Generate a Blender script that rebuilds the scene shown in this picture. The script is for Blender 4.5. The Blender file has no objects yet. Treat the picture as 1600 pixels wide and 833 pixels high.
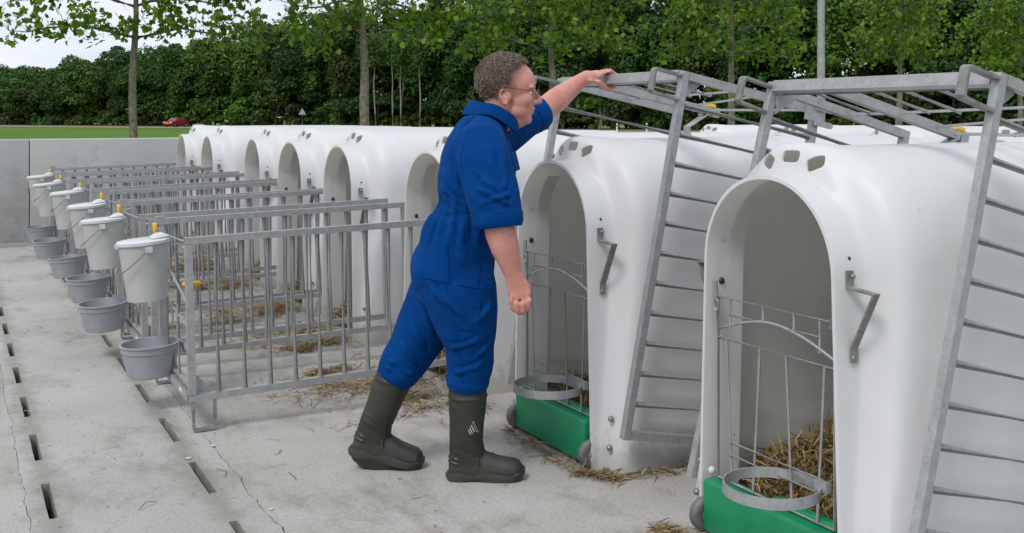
import bpy, bmesh, math, random
import numpy as np
from mathutils import Vector, Matrix, noise, Euler

R = math.radians
random.seed(7)
rng = np.random.default_rng(11)
scene = bpy.context.scene
COL = scene.collection

# ------------------------------------------------------------------ camera
YAW = R(27.62)
cam_data = bpy.data.cameras.new('camera')
cam = bpy.data.objects.new('camera', cam_data)
COL.objects.link(cam)
cam.location = (0, 0, 1.40)
cam.rotation_euler = (R(90), 0, -YAW)
cam_data.sensor_width = 36.0
cam_data.lens = 37.64
cam_data.shift_y = -0.1459
cam_data.clip_end = 6000
cam_data.clip_start = 0.05
scene.camera = cam

# ------------------------------------------------------------------ sky, sun, exposure (overcast day)
SUN_EL, SUN_AZ = R(52), R(-118)        # azimuth from +Y, towards -X: light comes from the left of the yard
world = bpy.data.worlds.new('World')
scene.world = world
world.use_nodes = True
nt = world.node_tree
nt.nodes.clear()
wo = nt.nodes.new('ShaderNodeOutputWorld')
bg = nt.nodes.new('ShaderNodeBackground')
sk = nt.nodes.new('ShaderNodeTexSky')
sk.sky_type = 'NISHITA'
sk.sun_disc = False
sk.sun_elevation = SUN_EL
sk.sun_rotation = SUN_AZ
sk.air_density = 1.0
sk.dust_density = 3.0
tc = nt.nodes.new('ShaderNodeTexCoord')
mp = nt.nodes.new('ShaderNodeMapping')
mp.inputs['Scale'].default_value = (1.0, 1.0, 3.2)
nz = nt.nodes.new('ShaderNodeTexNoise')
nz.inputs['Scale'].default_value = 3.4
nz.inputs['Detail'].default_value = 7
nz.inputs['Roughness'].default_value = 0.55
cr = nt.nodes.new('ShaderNodeValToRGB')
cr.color_ramp.elements[0].position = 0.34
cr.color_ramp.elements[0].color = (6.0, 6.6, 7.6, 1)
cr.color_ramp.elements[1].position = 0.68
cr.color_ramp.elements[1].color = (8.7, 8.9, 9.4, 1)
mx = nt.nodes.new('ShaderNodeMix')
mx.data_type = 'RGBA'
mx.inputs[0].default_value = 0.92
nt.links.new(tc.outputs['Generated'], mp.inputs['Vector'])
nt.links.new(mp.outputs['Vector'], nz.inputs['Vector'])
nt.links.new(nz.outputs['Fac'], cr.inputs['Fac'])
nt.links.new(sk.outputs['Color'], mx.inputs[6])
nt.links.new(cr.outputs['Color'], mx.inputs[7])
nt.links.new(mx.outputs[2], bg.inputs['Color'])
bg.inputs['Strength'].default_value = 0.09
nt.links.new(bg.outputs['Background'], wo.inputs['Surface'])

sun_data = bpy.data.lights.new('sun', 'SUN')
sun_data.energy = 1.5
sun_data.angle = R(18)
sun_data.color = (1.0, 0.98, 0.95)
sun = bpy.data.objects.new('sun', sun_data)
COL.objects.link(sun)
sun_dir = Vector((math.sin(SUN_AZ) * math.cos(SUN_EL), math.cos(SUN_AZ) * math.cos(SUN_EL), math.sin(SUN_EL)))
sun.rotation_euler = (-sun_dir).to_track_quat('-Z', 'Y').to_euler()

scene.view_settings.view_transform = 'Standard'
scene.view_settings.look = 'None'
scene.view_settings.gamma = 1.0
scene.view_settings.use_curve_mapping = False
scene.view_settings.exposure = 0.46
scene.render.engine = 'CYCLES'
scene.cycles.use_denoising = True
scene.cycles.max_bounces = 8
scene.cycles.transparent_max_bounces = 12

# ------------------------------------------------------------------ helpers
def srgb(r, g, b):
    f = lambda c: (c / 255 / 12.92) if c / 255 <= 0.04045 else ((c / 255 + 0.055) / 1.055) ** 2.4
    return (f(r), f(g), f(b), 1)

def tag(o, label=None, cat=None, group=None, kind=None):
    if label: o['label'] = label
    if cat: o['category'] = cat
    if group: o['group'] = group
    if kind: o['kind'] = kind
    return o

def empty(name, loc=(0, 0, 0), rot=(0, 0, 0)):
    o = bpy.data.objects.new(name, None)
    o.empty_display_size = 0.1
    COL.objects.link(o)
    o.location = loc
    o.rotation_euler = rot
    return o

def copy_tree(o, parent=None):
    c = o.copy()
    COL.objects.link(c)
    if parent is not None:
        c.parent = parent
    for ch in o.children:
        copy_tree(ch, c)
    return c

def link_mesh(name, me, mat=None, parent=None):
    o = bpy.data.objects.new(name, me)
    COL.objects.link(o)
    if mat is not None and not me.materials:
        me.materials.append(mat)
    if parent is not None:
        o.parent = parent
    return o

def basis(d):
    d = Vector(d).normalized()
    up = Vector((0, 0, 1)) if abs(d.z) < 0.9 else Vector((1, 0, 0))
    a = d.cross(up).normalized()
    return a, a.cross(d).normalized()

class MB:
    def __init__(s):
        s.v = []; s.f = []
    def add(s, vs, fs):
        b = len(s.v)
        s.v += [tuple(p) for p in vs]
        s.f += [tuple(i + b for i in f) for f in fs]
    def box(s, c, d, rot=None):
        x, y, z = d[0] / 2, d[1] / 2, d[2] / 2
        p = [Vector(q) for q in ((-x,-y,-z),(x,-y,-z),(x,y,-z),(-x,y,-z),(-x,-y,z),(x,-y,z),(x,y,z),(-x,y,z))]
        if rot is not None:
            p = [rot @ q for q in p]
        s.add([q + Vector(c) for q in p], [(0,3,2,1),(4,5,6,7),(0,1,5,4),(1,2,6,5),(2,3,7,6),(3,0,4,7)])
        return s
    def bar(s, p0, p1, w, h, up=(0, 0, 1)):
        """flat or square bar between two points, w across, h along 'up'"""
        p0, p1 = Vector(p0), Vector(p1)
        d = (p1 - p0).normalized()
        a = d.cross(Vector(up))
        if a.length < 1e-4: a = d.cross(Vector((1, 0, 0)))
        a.normalize(); b = a.cross(d).normalized()
        q = []
        for p in (p0, p1):
            for i, j in ((-1,-1),(1,-1),(1,1),(-1,1)):
                q.append(p + a * (i * w / 2) + b * (j * h / 2))
        s.add(q, [(3,2,1,0),(4,5,6,7),(0,1,5,4),(1,2,6,5),(2,3,7,6),(3,0,4,7)])
        return s
    def hollow(s, p0, p1, w, t=0.004, up=(0, 0, 1)):
        """square hollow section with open ends"""
        p0, p1 = Vector(p0), Vector(p1)
        d = (p1 - p0).normalized()
        a = d.cross(Vector(up))
        if a.length < 1e-4: a = d.cross(Vector((1, 0, 0)))
        a.normalize(); b = a.cross(d).normalized()
        q = []
        for p in (p0, p1):
            for k in (w / 2, w / 2 - t):
                for i, j in ((-1,-1),(1,-1),(1,1),(-1,1)):
                    q.append(p + a * (i * k) + b * (j * k))
        f = []
        for i in range(4):
            j = (i + 1) % 4
            f += [(i, j, 8 + j, 8 + i), (4 + j, 4 + i, 12 + i, 12 + j), (j, i, 4 + i, 4 + j), (8 + i, 8 + j, 12 + j, 12 + i)]
        s.add(q, f)
        return s
    def tube(s, pts, r, n=8, cap=True, closed=False):
        pts = [Vector(p) for p in pts]
        rs = r if isinstance(r, (list, tuple)) else [r] * len(pts)
        N = len(pts)
        base = len(s.v)
        prev = None
        for i, p in enumerate(pts):
            if closed:
                d = pts[(i + 1) % N] - pts[i - 1]
            else:
                d = pts[min(i + 1, N - 1)] - pts[max(i - 1, 0)]
            if d.length < 1e-9: d = Vector((0, 0, 1))
            d.normalize()
            if prev is None:
                a, b = basis(d)
            else:
                a = (prev - d * prev.dot(d))
                a = a.normalized() if a.length > 1e-6 else basis(d)[0]
                b = d.cross(a).normalized()
            prev = a
            for k in range(n):
                t = 2 * math.pi * k / n
                s.v.append(tuple(p + (a * math.cos(t) + b * math.sin(t)) * rs[i]))
        M = N if closed else N - 1
        for i in range(M):
            for k in range(n):
                i2 = (i + 1) % N
                s.f.append((base + i * n + k, base + i * n + (k + 1) % n, base + i2 * n + (k + 1) % n, base + i2 * n + k))
        if cap and not closed:
            s.f.append(tuple(base + k for k in range(n))[::-1])
            s.f.append(tuple(base + (N - 1) * n + k for k in range(n)))
        return s
    def strip(s, pts, w, t, wdir):
        """flat bar bent along a polyline: w along wdir, thickness t"""
        pts = [Vector(p) for p in pts]
        wd = Vector(wdir).normalized()
        N = len(pts); base = len(s.v)
        for i, p in enumerate(pts):
            d1 = (pts[i] - pts[i - 1]).normalized() if i > 0 else (pts[1] - pts[0]).normalized()
            d2 = (pts[i + 1] - pts[i]).normalized() if i < N - 1 else d1
            d = (d1 + d2)
            d = d.normalized() if d.length > 1e-4 else d1
            n = wd.cross(d).normalized()
            k = 1 / max(0.5, abs(d.dot(d1)))
            for a, b in ((-1,-1),(1,-1),(1,1),(-1,1)):
                s.v.append(tuple(p + wd * (a * w / 2) + n * (b * t / 2 * k)))
        for i in range(N - 1):
            for k in range(4):
                s.f.append((base + i*4 + k, base + i*4 + (k+1) % 4, base + i*4 + 4 + (k+1) % 4, base + i*4 + 4 + k))
        s.f.append((base + 3, base + 2, base + 1, base))
        e = base + (N - 1) * 4
        s.f.append((e, e + 1, e + 2, e + 3))
        return s
    def lathe(s, prof, n=24, c=(0, 0, 0), axis='Z', capb=False, capt=False, sx=1.0, sy=1.0):
        base = len(s.v)
        for r, z in prof:
            for k in range(n):
                t = 2 * math.pi * k / n
                x, y = r * math.cos(t) * sx, r * math.sin(t) * sy
                p = (x, y, z) if axis == 'Z' else ((z, x, y) if axis == 'X' else (x, z, y))
                s.v.append((p[0] + c[0], p[1] + c[1], p[2] + c[2]))
        flip = axis == 'Y'
        for i in range(len(prof) - 1):
            for k in range(n):
                q = (base + i*n + k, base + i*n + (k+1) % n, base + (i+1)*n + (k+1) % n, base + (i+1)*n + k)
                s.f.append(q[::-1] if flip else q)
        if capb: s.f.append(tuple(base + k for k in range(n))[::-1])
        if capt: s.f.append(tuple(base + (len(prof)-1)*n + k for k in range(n)))
        return s
    def ellipsoid(s, c, r, rot=None, n=16, m=10):
        base = len(s.v)
        c = Vector(c)
        P = []
        for i in range(1, m):
            ph = math.pi * i / m
            for k in range(n):
                t = 2 * math.pi * k / n
                P.append(Vector((r[0]*math.sin(ph)*math.cos(t), r[1]*math.sin(ph)*math.sin(t), r[2]*math.cos(ph))))
        P.append(Vector((0, 0, r[2]))); P.append(Vector((0, 0, -r[2])))
        if rot is not None: P = [rot @ p for p in P]
        s.v += [tuple(p + c) for p in P]
        for i in range(m - 2):
            for k in range(n):
                s.f.append((base + i*n + k, base + (i+1)*n + k, base + (i+1)*n + (k+1) % n, base + i*n + (k+1) % n))
        T, B = base + (m-1)*n, base + (m-1)*n + 1
        for k in range(n):
            s.f.append((T, base + k, base + (k+1) % n))
            s.f.append((B, base + (m-2)*n + (k+1) % n, base + (m-2)*n + k))
        return s
    def loft(s, rings, n=20, lat=(0, 1, 0)):
        """closed tube through rings (centre, sagittal half, lateral half)"""
        base = len(s.v)
        C = [Vector(r[0]) for r in rings]
        N = len(rings)
        lat = Vector(lat).normalized()
        for i in range(N):
            d = (C[min(i+1, N-1)] - C[max(i-1, 0)]).normalized()
            l = (lat - d * lat.dot(d)).normalized()
            sg = d.cross(l).normalized()
            for k in range(n):
                t = 2 * math.pi * k / n
                s.v.append(tuple(C[i] + sg * (rings[i][1] * math.cos(t)) + l * (rings[i][2] * math.sin(t))))
        for i in range(N - 1):
            for k in range(n):
                s.f.append((base + i*n + k, base + (i+1)*n + k, base + (i+1)*n + (k+1) % n, base + i*n + (k+1) % n))
        s.f.append(tuple(base + k for k in range(n)))
        s.f.append(tuple(base + (N-1)*n + k for k in range(n))[::-1])
        return s
    def mesh(s, name, smooth=None):
        me = bpy.data.meshes.new(name)
        me.from_pydata(s.v, [], s.f)
        me.validate()
        if smooth is not None:
            me.polygons.foreach_set('use_smooth', [True] * len(me.polygons))
            me.set_sharp_from_angle(angle=R(smooth))
        me.update()
        return me
    def build(s, name, mat, parent=None, smooth=None):
        return link_mesh(name, s.mesh(name, smooth), mat, parent)

def fix_normals(me):
    bm = bmesh.new(); bm.from_mesh(me)
    bmesh.ops.recalc_face_normals(bm, faces=bm.faces)
    bm.to_mesh(me); bm.free()

def bevelled(me, w, seg=2, angle=35):
    bm = bmesh.new(); bm.from_mesh(me)
    bmesh.ops.recalc_face_normals(bm, faces=bm.faces)
    ed = [e for e in bm.edges if len(e.link_faces) == 2 and e.calc_face_angle(0) > R(angle)]
    bmesh.ops.bevel(bm, geom=ed, offset=w, segments=seg, affect='EDGES', profile=0.5)
    bm.to_mesh(me); bm.free()
    me.polygons.foreach_set('use_smooth', [True] * len(me.polygons))
    me.set_sharp_from_angle(angle=R(50))
    return me

def evaluated(me, mods):
    """apply modifiers [(type, {props})] to a mesh, return the new mesh"""
    o = bpy.data.objects.new('work', me)
    COL.objects.link(o)
    for t, props in mods:
        m = o.modifiers.new(t, t)
        for k, v in props.items(): setattr(m, k, v)
    dg = bpy.context.evaluated_depsgraph_get()
    dg.update()
    out = bpy.data.meshes.new_from_object(o.evaluated_get(dg))
    bpy.data.objects.remove(o)
    return out

def remeshed(mb, name, voxel, smooth_it=4, factor=0.5):
    me = mb.mesh(name)
    fix_normals(me)
    out = evaluated(me, [('REMESH', dict(mode='VOXEL', voxel_size=voxel, use_smooth_shade=True)),
                         ('SMOOTH', dict(factor=factor, iterations=smooth_it))])
    out.name = name
    out.polygons.foreach_set('use_smooth', [True] * len(out.polygons))
    return out

# ------------------------------------------------------------------ materials
def new_mat(name):
    m = bpy.data.materials.new(name)
    m.use_nodes = True
    n = m.node_tree
    b = n.nodes['Principled BSDF']
    return m, n, b

def N(nt, t, **inp):
    nd = nt.nodes.new(t)
    for k, v in inp.items():
        nd.inputs[k.replace('_', ' ')].default_value = v
    return nd

def noise_col(nt, scale, c0, c1, detail=6, lo=0.35, hi=0.65, coord='Object', rough=0.6, stretch=None):
    t = nt.nodes.new('ShaderNodeTexCoord')
    z = N(nt, 'ShaderNodeTexNoise', Scale=scale, Detail=detail, Roughness=rough)
    src = t.outputs[coord]
    if stretch:
        mpn = nt.nodes.new('ShaderNodeMapping'); mpn.inputs['Scale'].default_value = stretch
        nt.links.new(src, mpn.inputs['Vector']); src = mpn.outputs['Vector']
    nt.links.new(src, z.inputs['Vector'])
    r = nt.nodes.new('ShaderNodeValToRGB')
    r.color_ramp.elements[0].position = lo; r.color_ramp.elements[0].color = c0
    r.color_ramp.elements[1].position = hi; r.color_ramp.elements[1].color = c1
    nt.links.new(z.outputs['Fac'], r.inputs['Fac'])
    return r.outputs['Color'], z.outputs['Fac'], src

def mixc(nt, fac, a, b, mode='MIX'):
    m = nt.nodes.new('ShaderNodeMix'); m.data_type = 'RGBA'; m.blend_type = mode
    for s, v in ((m.inputs[0], fac), (m.inputs[6], a), (m.inputs[7], b)):
        if hasattr(v, 'is_linked') or isinstance(v, bpy.types.NodeSocket): nt.links.new(v, s)
        else: s.default_value = v
    return m.outputs[2]

def bump(nt, b, h, strength=0.2, dist=0.01, normal=None):
    bp = N(nt, 'ShaderNodeBump', Strength=strength, Distance=dist)
    nt.links.new(h, bp.inputs['Height'])
    if normal is not None: nt.links.new(normal, bp.inputs['Normal'])
    nt.links.new(bp.outputs['Normal'], b.inputs['Normal'])
    return bp.outputs['Normal']

def g(v): return (v, v, v, 1)

def simple(name, c0, c1, scale, rough=0.5, metal=0.0, bs=0.0, bscale=None, detail=5, lo=0.35, hi=0.65, spec=0.5):
    m, n, b = new_mat(name)
    col, fac, src = noise_col(n, scale, c0, c1, detail, lo, hi)
    n.links.new(col, b.inputs['Base Color'])
    b.inputs['Roughness'].default_value = rough
    b.inputs['Metallic'].default_value = metal
    b.inputs['Specular IOR Level'].default_value = spec
    if bs:
        z = N(n, 'ShaderNodeTexNoise', Scale=bscale or scale * 6, Detail=4)
        n.links.new(src, z.inputs['Vector'])
        bump(n, b, z.outputs['Fac'], bs, 0.004)
    return m

def mat_concrete(name, base, dark, light, seed=0.0, lines=()):
    m, n, b = new_mat(name)
    geo = n.nodes.new('ShaderNodeNewGeometry')
    mpn = n.nodes.new('ShaderNodeMapping'); mpn.inputs['Location'].default_value = (seed, seed * 1.7, 0)
    n.links.new(geo.outputs['Position'], mpn.inputs['Vector'])
    P = mpn.outputs['Vector']
    def nz(scale, detail=6, rough=0.6, st=None):
        z = N(n, 'ShaderNodeTexNoise', Scale=scale, Detail=detail, Roughness=rough)
        s = P
        if st:
            q = n.nodes.new('ShaderNodeMapping'); q.inputs['Scale'].default_value = st
            n.links.new(P, q.inputs['Vector']); s = q.outputs['Vector']
        n.links.new(s, z.inputs['Vector']); return z.outputs['Fac']
    def ramp(f, lo, hi, c0=g(0), c1=g(1)):
        r = n.nodes.new('ShaderNodeValToRGB')
        r.color_ramp.elements[0].position = lo; r.color_ramp.elements[0].color = c0
        r.color_ramp.elements[1].position = hi; r.color_ramp.elements[1].color = c1
        n.links.new(f, r.inputs['Fac']); return r.outputs['Color']
    c = ramp(nz(0.9, 8, 0.65), 0.34, 0.66, base, light)
    c = mixc(n, ramp(nz(2.3, 9, 0.75, (1, 0.55, 1)), 0.51, 0.74), c, dark)                 # grey-brown stains
    c = mixc(n, ramp(nz(9, 6, 0.7), 0.60, 0.78, g(0), g(0.45)), c, dark)
    c = mixc(n, ramp(nz(3.1, 9, 0.8, (0.35, 1.0, 1)), 0.56, 0.62, g(0), g(0.35)), c, (base[0] * 1.02, base[1] * 1.06, base[2] * 1.14, 1))   # cool scraped patches
    c = mixc(n, ramp(nz(14, 10, 0.85, (0.5, 1.0, 1)), 0.62, 0.66, g(0), g(0.5)), c, dark)
    c = mixc(n, ramp(nz(6.5, 7, 0.75, (1.0, 0.3, 1)), 0.58, 0.72, g(0), g(0.5)), c, light)  # broom and scrape marks
    c = mixc(n, ramp(nz(85, 4, 0.7), 0.38, 0.68, g(0), g(0.45)), c, dark)
    for x0 in lines:                                                     # muck trodden in along the slots
        sx = n.nodes.new('ShaderNodeSeparateXYZ'); n.links.new(geo.outputs['Position'], sx.inputs[0])
        d0 = n.nodes.new('ShaderNodeMath'); d0.operation = 'SUBTRACT'; d0.inputs[1].default_value = x0; n.links.new(sx.outputs[0], d0.inputs[0])
        d1 = n.nodes.new('ShaderNodeMath'); d1.operation = 'ABSOLUTE'; n.links.new(d0.outputs[0], d1.inputs[0])
        zn = nz(7, 8, 0.75)
        d2 = n.nodes.new('ShaderNodeMath'); d2.operation = 'MULTIPLY_ADD'; d2.inputs[1].default_value = -0.22; n.links.new(zn, d2.inputs[0]); n.links.new(d1.outputs[0], d2.inputs[2])
        d3 = n.nodes.new('ShaderNodeMath'); d3.operation = 'ADD'; d3.inputs[1].default_value = 0.10; n.links.new(d2.outputs[0], d3.inputs[0]); d2 = d3
        c = mixc(n, ramp(d2.outputs[0], 0.0, 0.06, g(0.5), g(0)), c, dark)
    n.links.new(c, b.inputs['Base Color'])
    b.inputs['Roughness'].default_value = 0.85
    b.inputs['Specular IOR Level'].default_value = 0.3
    bump(n, b, nz(45, 6, 0.7), 0.5, 0.008)
    return m

M = {}
M['concrete'] = mat_concrete('yard_concrete', (0.345, 0.328, 0.296, 1), (0.175, 0.155, 0.122, 1), (0.445, 0.436, 0.418, 1))
M['channel'] = mat_concrete('channel_concrete', (0.36, 0.35, 0.328, 1), (0.17, 0.156, 0.13, 1), (0.45, 0.442, 0.425, 1), 13.0, (0.315, 0.862))
M['wall'] = mat_concrete('wall_concrete', (0.385, 0.388, 0.385, 1), (0.27, 0.265, 0.25, 1), (0.44, 0.445, 0.445, 1), 31.0)
M['subbase'] = simple('dark_subbase', g(0.02), g(0.045), 6, 0.9)  # near-black sheet below the slabs, showing through slots and cracks
M['slurry'] = simple('slurry', (0.02, 0.018, 0.014, 1), (0.05, 0.045, 0.035, 1), 4, 0.6)

def mat_hutch():
    m, n, b = new_mat('white_rotomoulded_plastic')
    col, fac, src = noise_col(n, 1.7, (0.74, 0.75, 0.775, 1), (0.82, 0.83, 0.855, 1), 5, 0.3, 0.65)
    col2, f2, _ = noise_col(n, 7, g(0), g(0.30), 8, 0.60, 0.85)
    c = mixc(n, col2, col, (0.50, 0.47, 0.41, 1))
    sp = N(n, 'ShaderNodeTexVoronoi', Scale=11.0)
    n.links.new(src, sp.inputs['Vector'])
    r = n.nodes.new('ShaderNodeValToRGB')
    r.color_ramp.elements[0].position = 0.045; r.color_ramp.elements[0].color = g(0.65)
    r.color_ramp.elements[1].position = 0.075; r.color_ramp.elements[1].color = g(0)
    n.links.new(sp.outputs['Distance'], r.inputs['Fac'])
    gate = N(n, 'ShaderNodeTexNoise', Scale=2.1, Detail=2)
    n.links.new(src, gate.inputs['Vector'])
    r2 = n.nodes.new('ShaderNodeValToRGB')
    r2.color_ramp.elements[0].position = 0.56; r2.color_ramp.elements[1].position = 0.62
    n.links.new(gate.outputs['Fac'], r2.inputs['Fac'])
    mm = n.nodes.new('ShaderNodeMath'); mm.operation = 'MULTIPLY'
    n.links.new(r.outputs['Color'], mm.inputs[0]); n.links.new(r2.outputs['Color'], mm.inputs[1])
    c = mixc(n, mm.outputs[0], c, (0.13, 0.10, 0.07, 1))             # flecks of muck
    sxyz = n.nodes.new('ShaderNodeSeparateXYZ'); n.links.new(src, sxyz.inputs[0])
    sz = N(n, 'ShaderNodeTexNoise', Scale=26, Detail=8, Roughness=0.75); n.links.new(src, sz.inputs['Vector'])
    ad = n.nodes.new('ShaderNodeMath'); ad.operation = 'MULTIPLY_ADD'; ad.inputs[1].default_value = -0.55; n.links.new(sz.outputs['Fac'], ad.inputs[0]); n.links.new(sxyz.outputs[2], ad.inputs[2])
    rs_ = n.nodes.new('ShaderNodeValToRGB')
    rs_.color_ramp.elements[0].position = 0.0; rs_.color_ramp.elements[0].color = g(0.40)
    rs_.color_ramp.elements[1].position = 0.075; rs_.color_ramp.elements[1].color = g(0)
    ad2 = n.nodes.new('ShaderNodeMath'); ad2.operation = 'ADD'; ad2.inputs[1].default_value = 0.21; n.links.new(ad.outputs[0], ad2.inputs[0])
    n.links.new(ad2.outputs[0], rs_.inputs['Fac'])
    c = mixc(n, rs_.outputs['Color'], c, (0.33, 0.27, 0.19, 1))      # splashes of muck low down
    n.links.new(c, b.inputs['Base Color'])
    b.inputs['Roughness'].default_value = 0.42
    b.inputs['Specular IOR Level'].default_value = 0.4
    z = N(n, 'ShaderNodeTexNoise', Scale=3.0, Detail=3)
    n.links.new(src, z.inputs['Vector'])
    z2 = N(n, 'ShaderNodeTexNoise', Scale=160, Detail=2)
    n.links.new(src, z2.inputs['Vector'])
    nn = bump(n, b, z.outputs['Fac'], 0.25, 0.02)
    bump(n, b, z2.outputs['Fac'], 0.06, 0.002, nn)
    tr = n.nodes.new('ShaderNodeBsdfTranslucent')            # the plastic lets daylight through
    tr.inputs['Color'].default_value = (0.80, 0.775, 0.70, 1)
    ms = n.nodes.new('ShaderNodeMixShader'); ms.inputs[0].default_value = 0.37
    out = n.nodes['Material Output']
    n.links.new(b.outputs[0], ms.inputs[1]); n.links.new(tr.outputs[0], ms.inputs[2])
    n.links.new(ms.outputs[0], out.inputs['Surface'])
    return m
M['hutch'] = mat_hutch()

def mat_galv():
    m, n, b = new_mat('galvanised_steel')
    col, fac, src = noise_col(n, 26, (0.27, 0.285, 0.30, 1), (0.38, 0.395, 0.415, 1), 6, 0.25, 0.75)
    v = N(n, 'ShaderNodeTexVoronoi', Scale=90)
    n.links.new(src, v.inputs['Vector'])
    c = mixc(n, 0.12, col, v.outputs['Color'], 'OVERLAY')
    hs = N(n, 'ShaderNodeHueSaturation', Saturation=0.25)
    n.links.new(c, hs.inputs['Color'])
    n.links.new(hs.outputs['Color'], b.inputs['Base Color'])
    b.inputs['Metallic'].default_value = 0.45
    b.inputs['Roughness'].default_value = 0.5
    bump(n, b, fac, 0.15, 0.002)
    return m
M['galv'] = mat_galv()
M['dullgalv'] = simple('weathered_flat_steel', (0.16, 0.16, 0.145, 1), (0.28, 0.285, 0.275, 1), 18, 0.6, 0.3)
M['black'] = simple('black_plastic', g(0.012), g(0.025), 20, 0.55)
M['green'] = simple('green_plastic', (0.0, 0.18, 0.070, 1), (0.001, 0.23, 0.095, 1), 6, 0.42, bs=0.1, bscale=40)
M['darkgreen'] = simple('dark_green_plastic', (0.004, 0.06, 0.05, 1), (0.006, 0.085, 0.07, 1), 8, 0.5)
M['tyre'] = simple('grey_rubber', g(0.10), g(0.17), 30, 0.7)
M['hub'] = simple('grey_plastic_hub', g(0.17), g(0.24), 25, 0.55)
M['bucket'] = simple('off_white_bucket_plastic', (0.38, 0.39, 0.375, 1), (0.45, 0.455, 0.44, 1), 5, 0.45)
M['lid'] = simple('white_lid_plastic', (0.50, 0.51, 0.51, 1), (0.58, 0.59, 0.59, 1), 6, 0.4)
M['bowl'] = simple('grey_bowl_plastic', (0.25, 0.265, 0.285, 1), (0.33, 0.345, 0.365, 1), 7, 0.45)
M['wire'] = simple('steel_wire', g(0.2), g(0.32), 30, 0.4, 0.7)
M['yellow'] = simple('yellow_plastic', (0.72, 0.42, 0.01, 1), (0.80, 0.50, 0.02, 1), 10, 0.45)
M['orange'] = simple('orange_plastic', (0.72, 0.33, 0.02, 1), (0.80, 0.40, 0.03, 1), 10, 0.5)
M['white'] = simple('white_print', g(0.75), g(0.85), 10, 0.5)
M['red'] = simple('red_sign', (0.55, 0.012, 0.02, 1), (0.62, 0.02, 0.03, 1), 10, 0.5)
M['greyback'] = simple('sign_back', g(0.30), g(0.36), 10, 0.5, 0.3)

def mat_straw():
    m, n, b = new_mat('straw')
    geo = n.nodes.new('ShaderNodeNewGeometry')
    r = n.nodes.new('ShaderNodeValToRGB')
    e = r.color_ramp.elements
    e[0].position = 0.0; e[0].color = (0.06, 0.038, 0.013, 1)
    e[1].position = 1.0; e[1].color = (0.40, 0.29, 0.125, 1)
    k = e.new(0.5); k.color = (0.17, 0.11, 0.04, 1)
    n.links.new(geo.outputs['Random Per Island'], r.inputs['Fac'])
    n.links.new(r.outputs['Color'], b.inputs['Base Color'])
    b.inputs['Roughness'].default_value = 0.6
    return m
M['straw'] = mat_straw()

def mat_leaf(name, c0, c1, c2, trans=0.35, rough=0.5, attr=None):
    m, n, b = new_mat(name)
    geo = n.nodes.new('ShaderNodeNewGeometry')
    r = n.nodes.new('ShaderNodeValToRGB')
    e = r.color_ramp.elements
    e[0].color = c0; e[1].color = c2
    k = e.new(0.5); k.color = c1
    n.links.new(geo.outputs['Random Per Island'], r.inputs['Fac'])
    c = r.outputs['Color']
    if attr:
        a = n.nodes.new('ShaderNodeAttribute'); a.attribute_name = attr
        c = mixc(n, 1.0, c, a.outputs['Color'], 'MULTIPLY')
    n.links.new(c, b.inputs['Base Color'])
    b.inputs['Roughness'].default_value = rough
    b.inputs['Specular IOR Level'].default_value = 0.25
    tr = n.nodes.new('ShaderNodeBsdfTranslucent')
    n.links.new(c, tr.inputs['Color'])
    ms = n.nodes.new('ShaderNodeMixShader'); ms.inputs[0].default_value = trans
    out = n.nodes['Material Output']
    n.links.new(b.outputs[0], ms.inputs[1]); n.links.new(tr.outputs[0], ms.inputs[2])
    n.links.new(ms.outputs[0], out.inputs['Surface'])
    return m
M['plane_leaf'] = mat_leaf('plane_leaf', (0.065, 0.14, 0.014, 1), (0.145, 0.25, 0.026, 1), (0.26, 0.36, 0.055, 1), 0.5)
M['wood_leaf'] = mat_leaf('wood_leaf', (0.022, 0.060, 0.014, 1), (0.043, 0.102, 0.021, 1), (0.085, 0.165, 0.033, 1), 0.34, 0.6, 'tint')
M['bark'] = simple('plane_bark', (0.10, 0.088, 0.065, 1), (0.25, 0.225, 0.17, 1), 9, 0.9, bs=0.6, bscale=30)
M['pale_bark'] = simple('pale_bark', (0.12, 0.112, 0.09, 1), (0.27, 0.255, 0.21, 1), 5, 0.9, bs=0.4, bscale=12)
M['wood_bark'] = simple('wood_bark', (0.06, 0.052, 0.04, 1), (0.13, 0.11, 0.085, 1), 3, 0.9)

def mat_grass():
    m, n, b = new_mat('meadow_grass')
    col, fac, src = noise_col(n, 0.05, (0.055, 0.125, 0.010, 1), (0.085, 0.165, 0.016, 1), 6, 0.35, 0.65)
    c2, f2, _ = noise_col(n, 1.2, g(0), g(0.5), 6, 0.45, 0.7)
    c = mixc(n, c2, col, (0.09, 0.17, 0.02, 1))
    n.links.new(c, b.inputs['Base Color'])
    b.inputs['Roughness'].default_value = 0.9
    b.inputs['Specular IOR Level'].default_value = 0.1
    return m
M['grass'] = mat_grass()
M['verge'] = simple('dry_verge', (0.13, 0.135, 0.05, 1), (0.27, 0.24, 0.13, 1), 0.35, 0.95)
M['asphalt'] = simple('asphalt', g(0.09), g(0.13), 0.8, 0.9)

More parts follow.
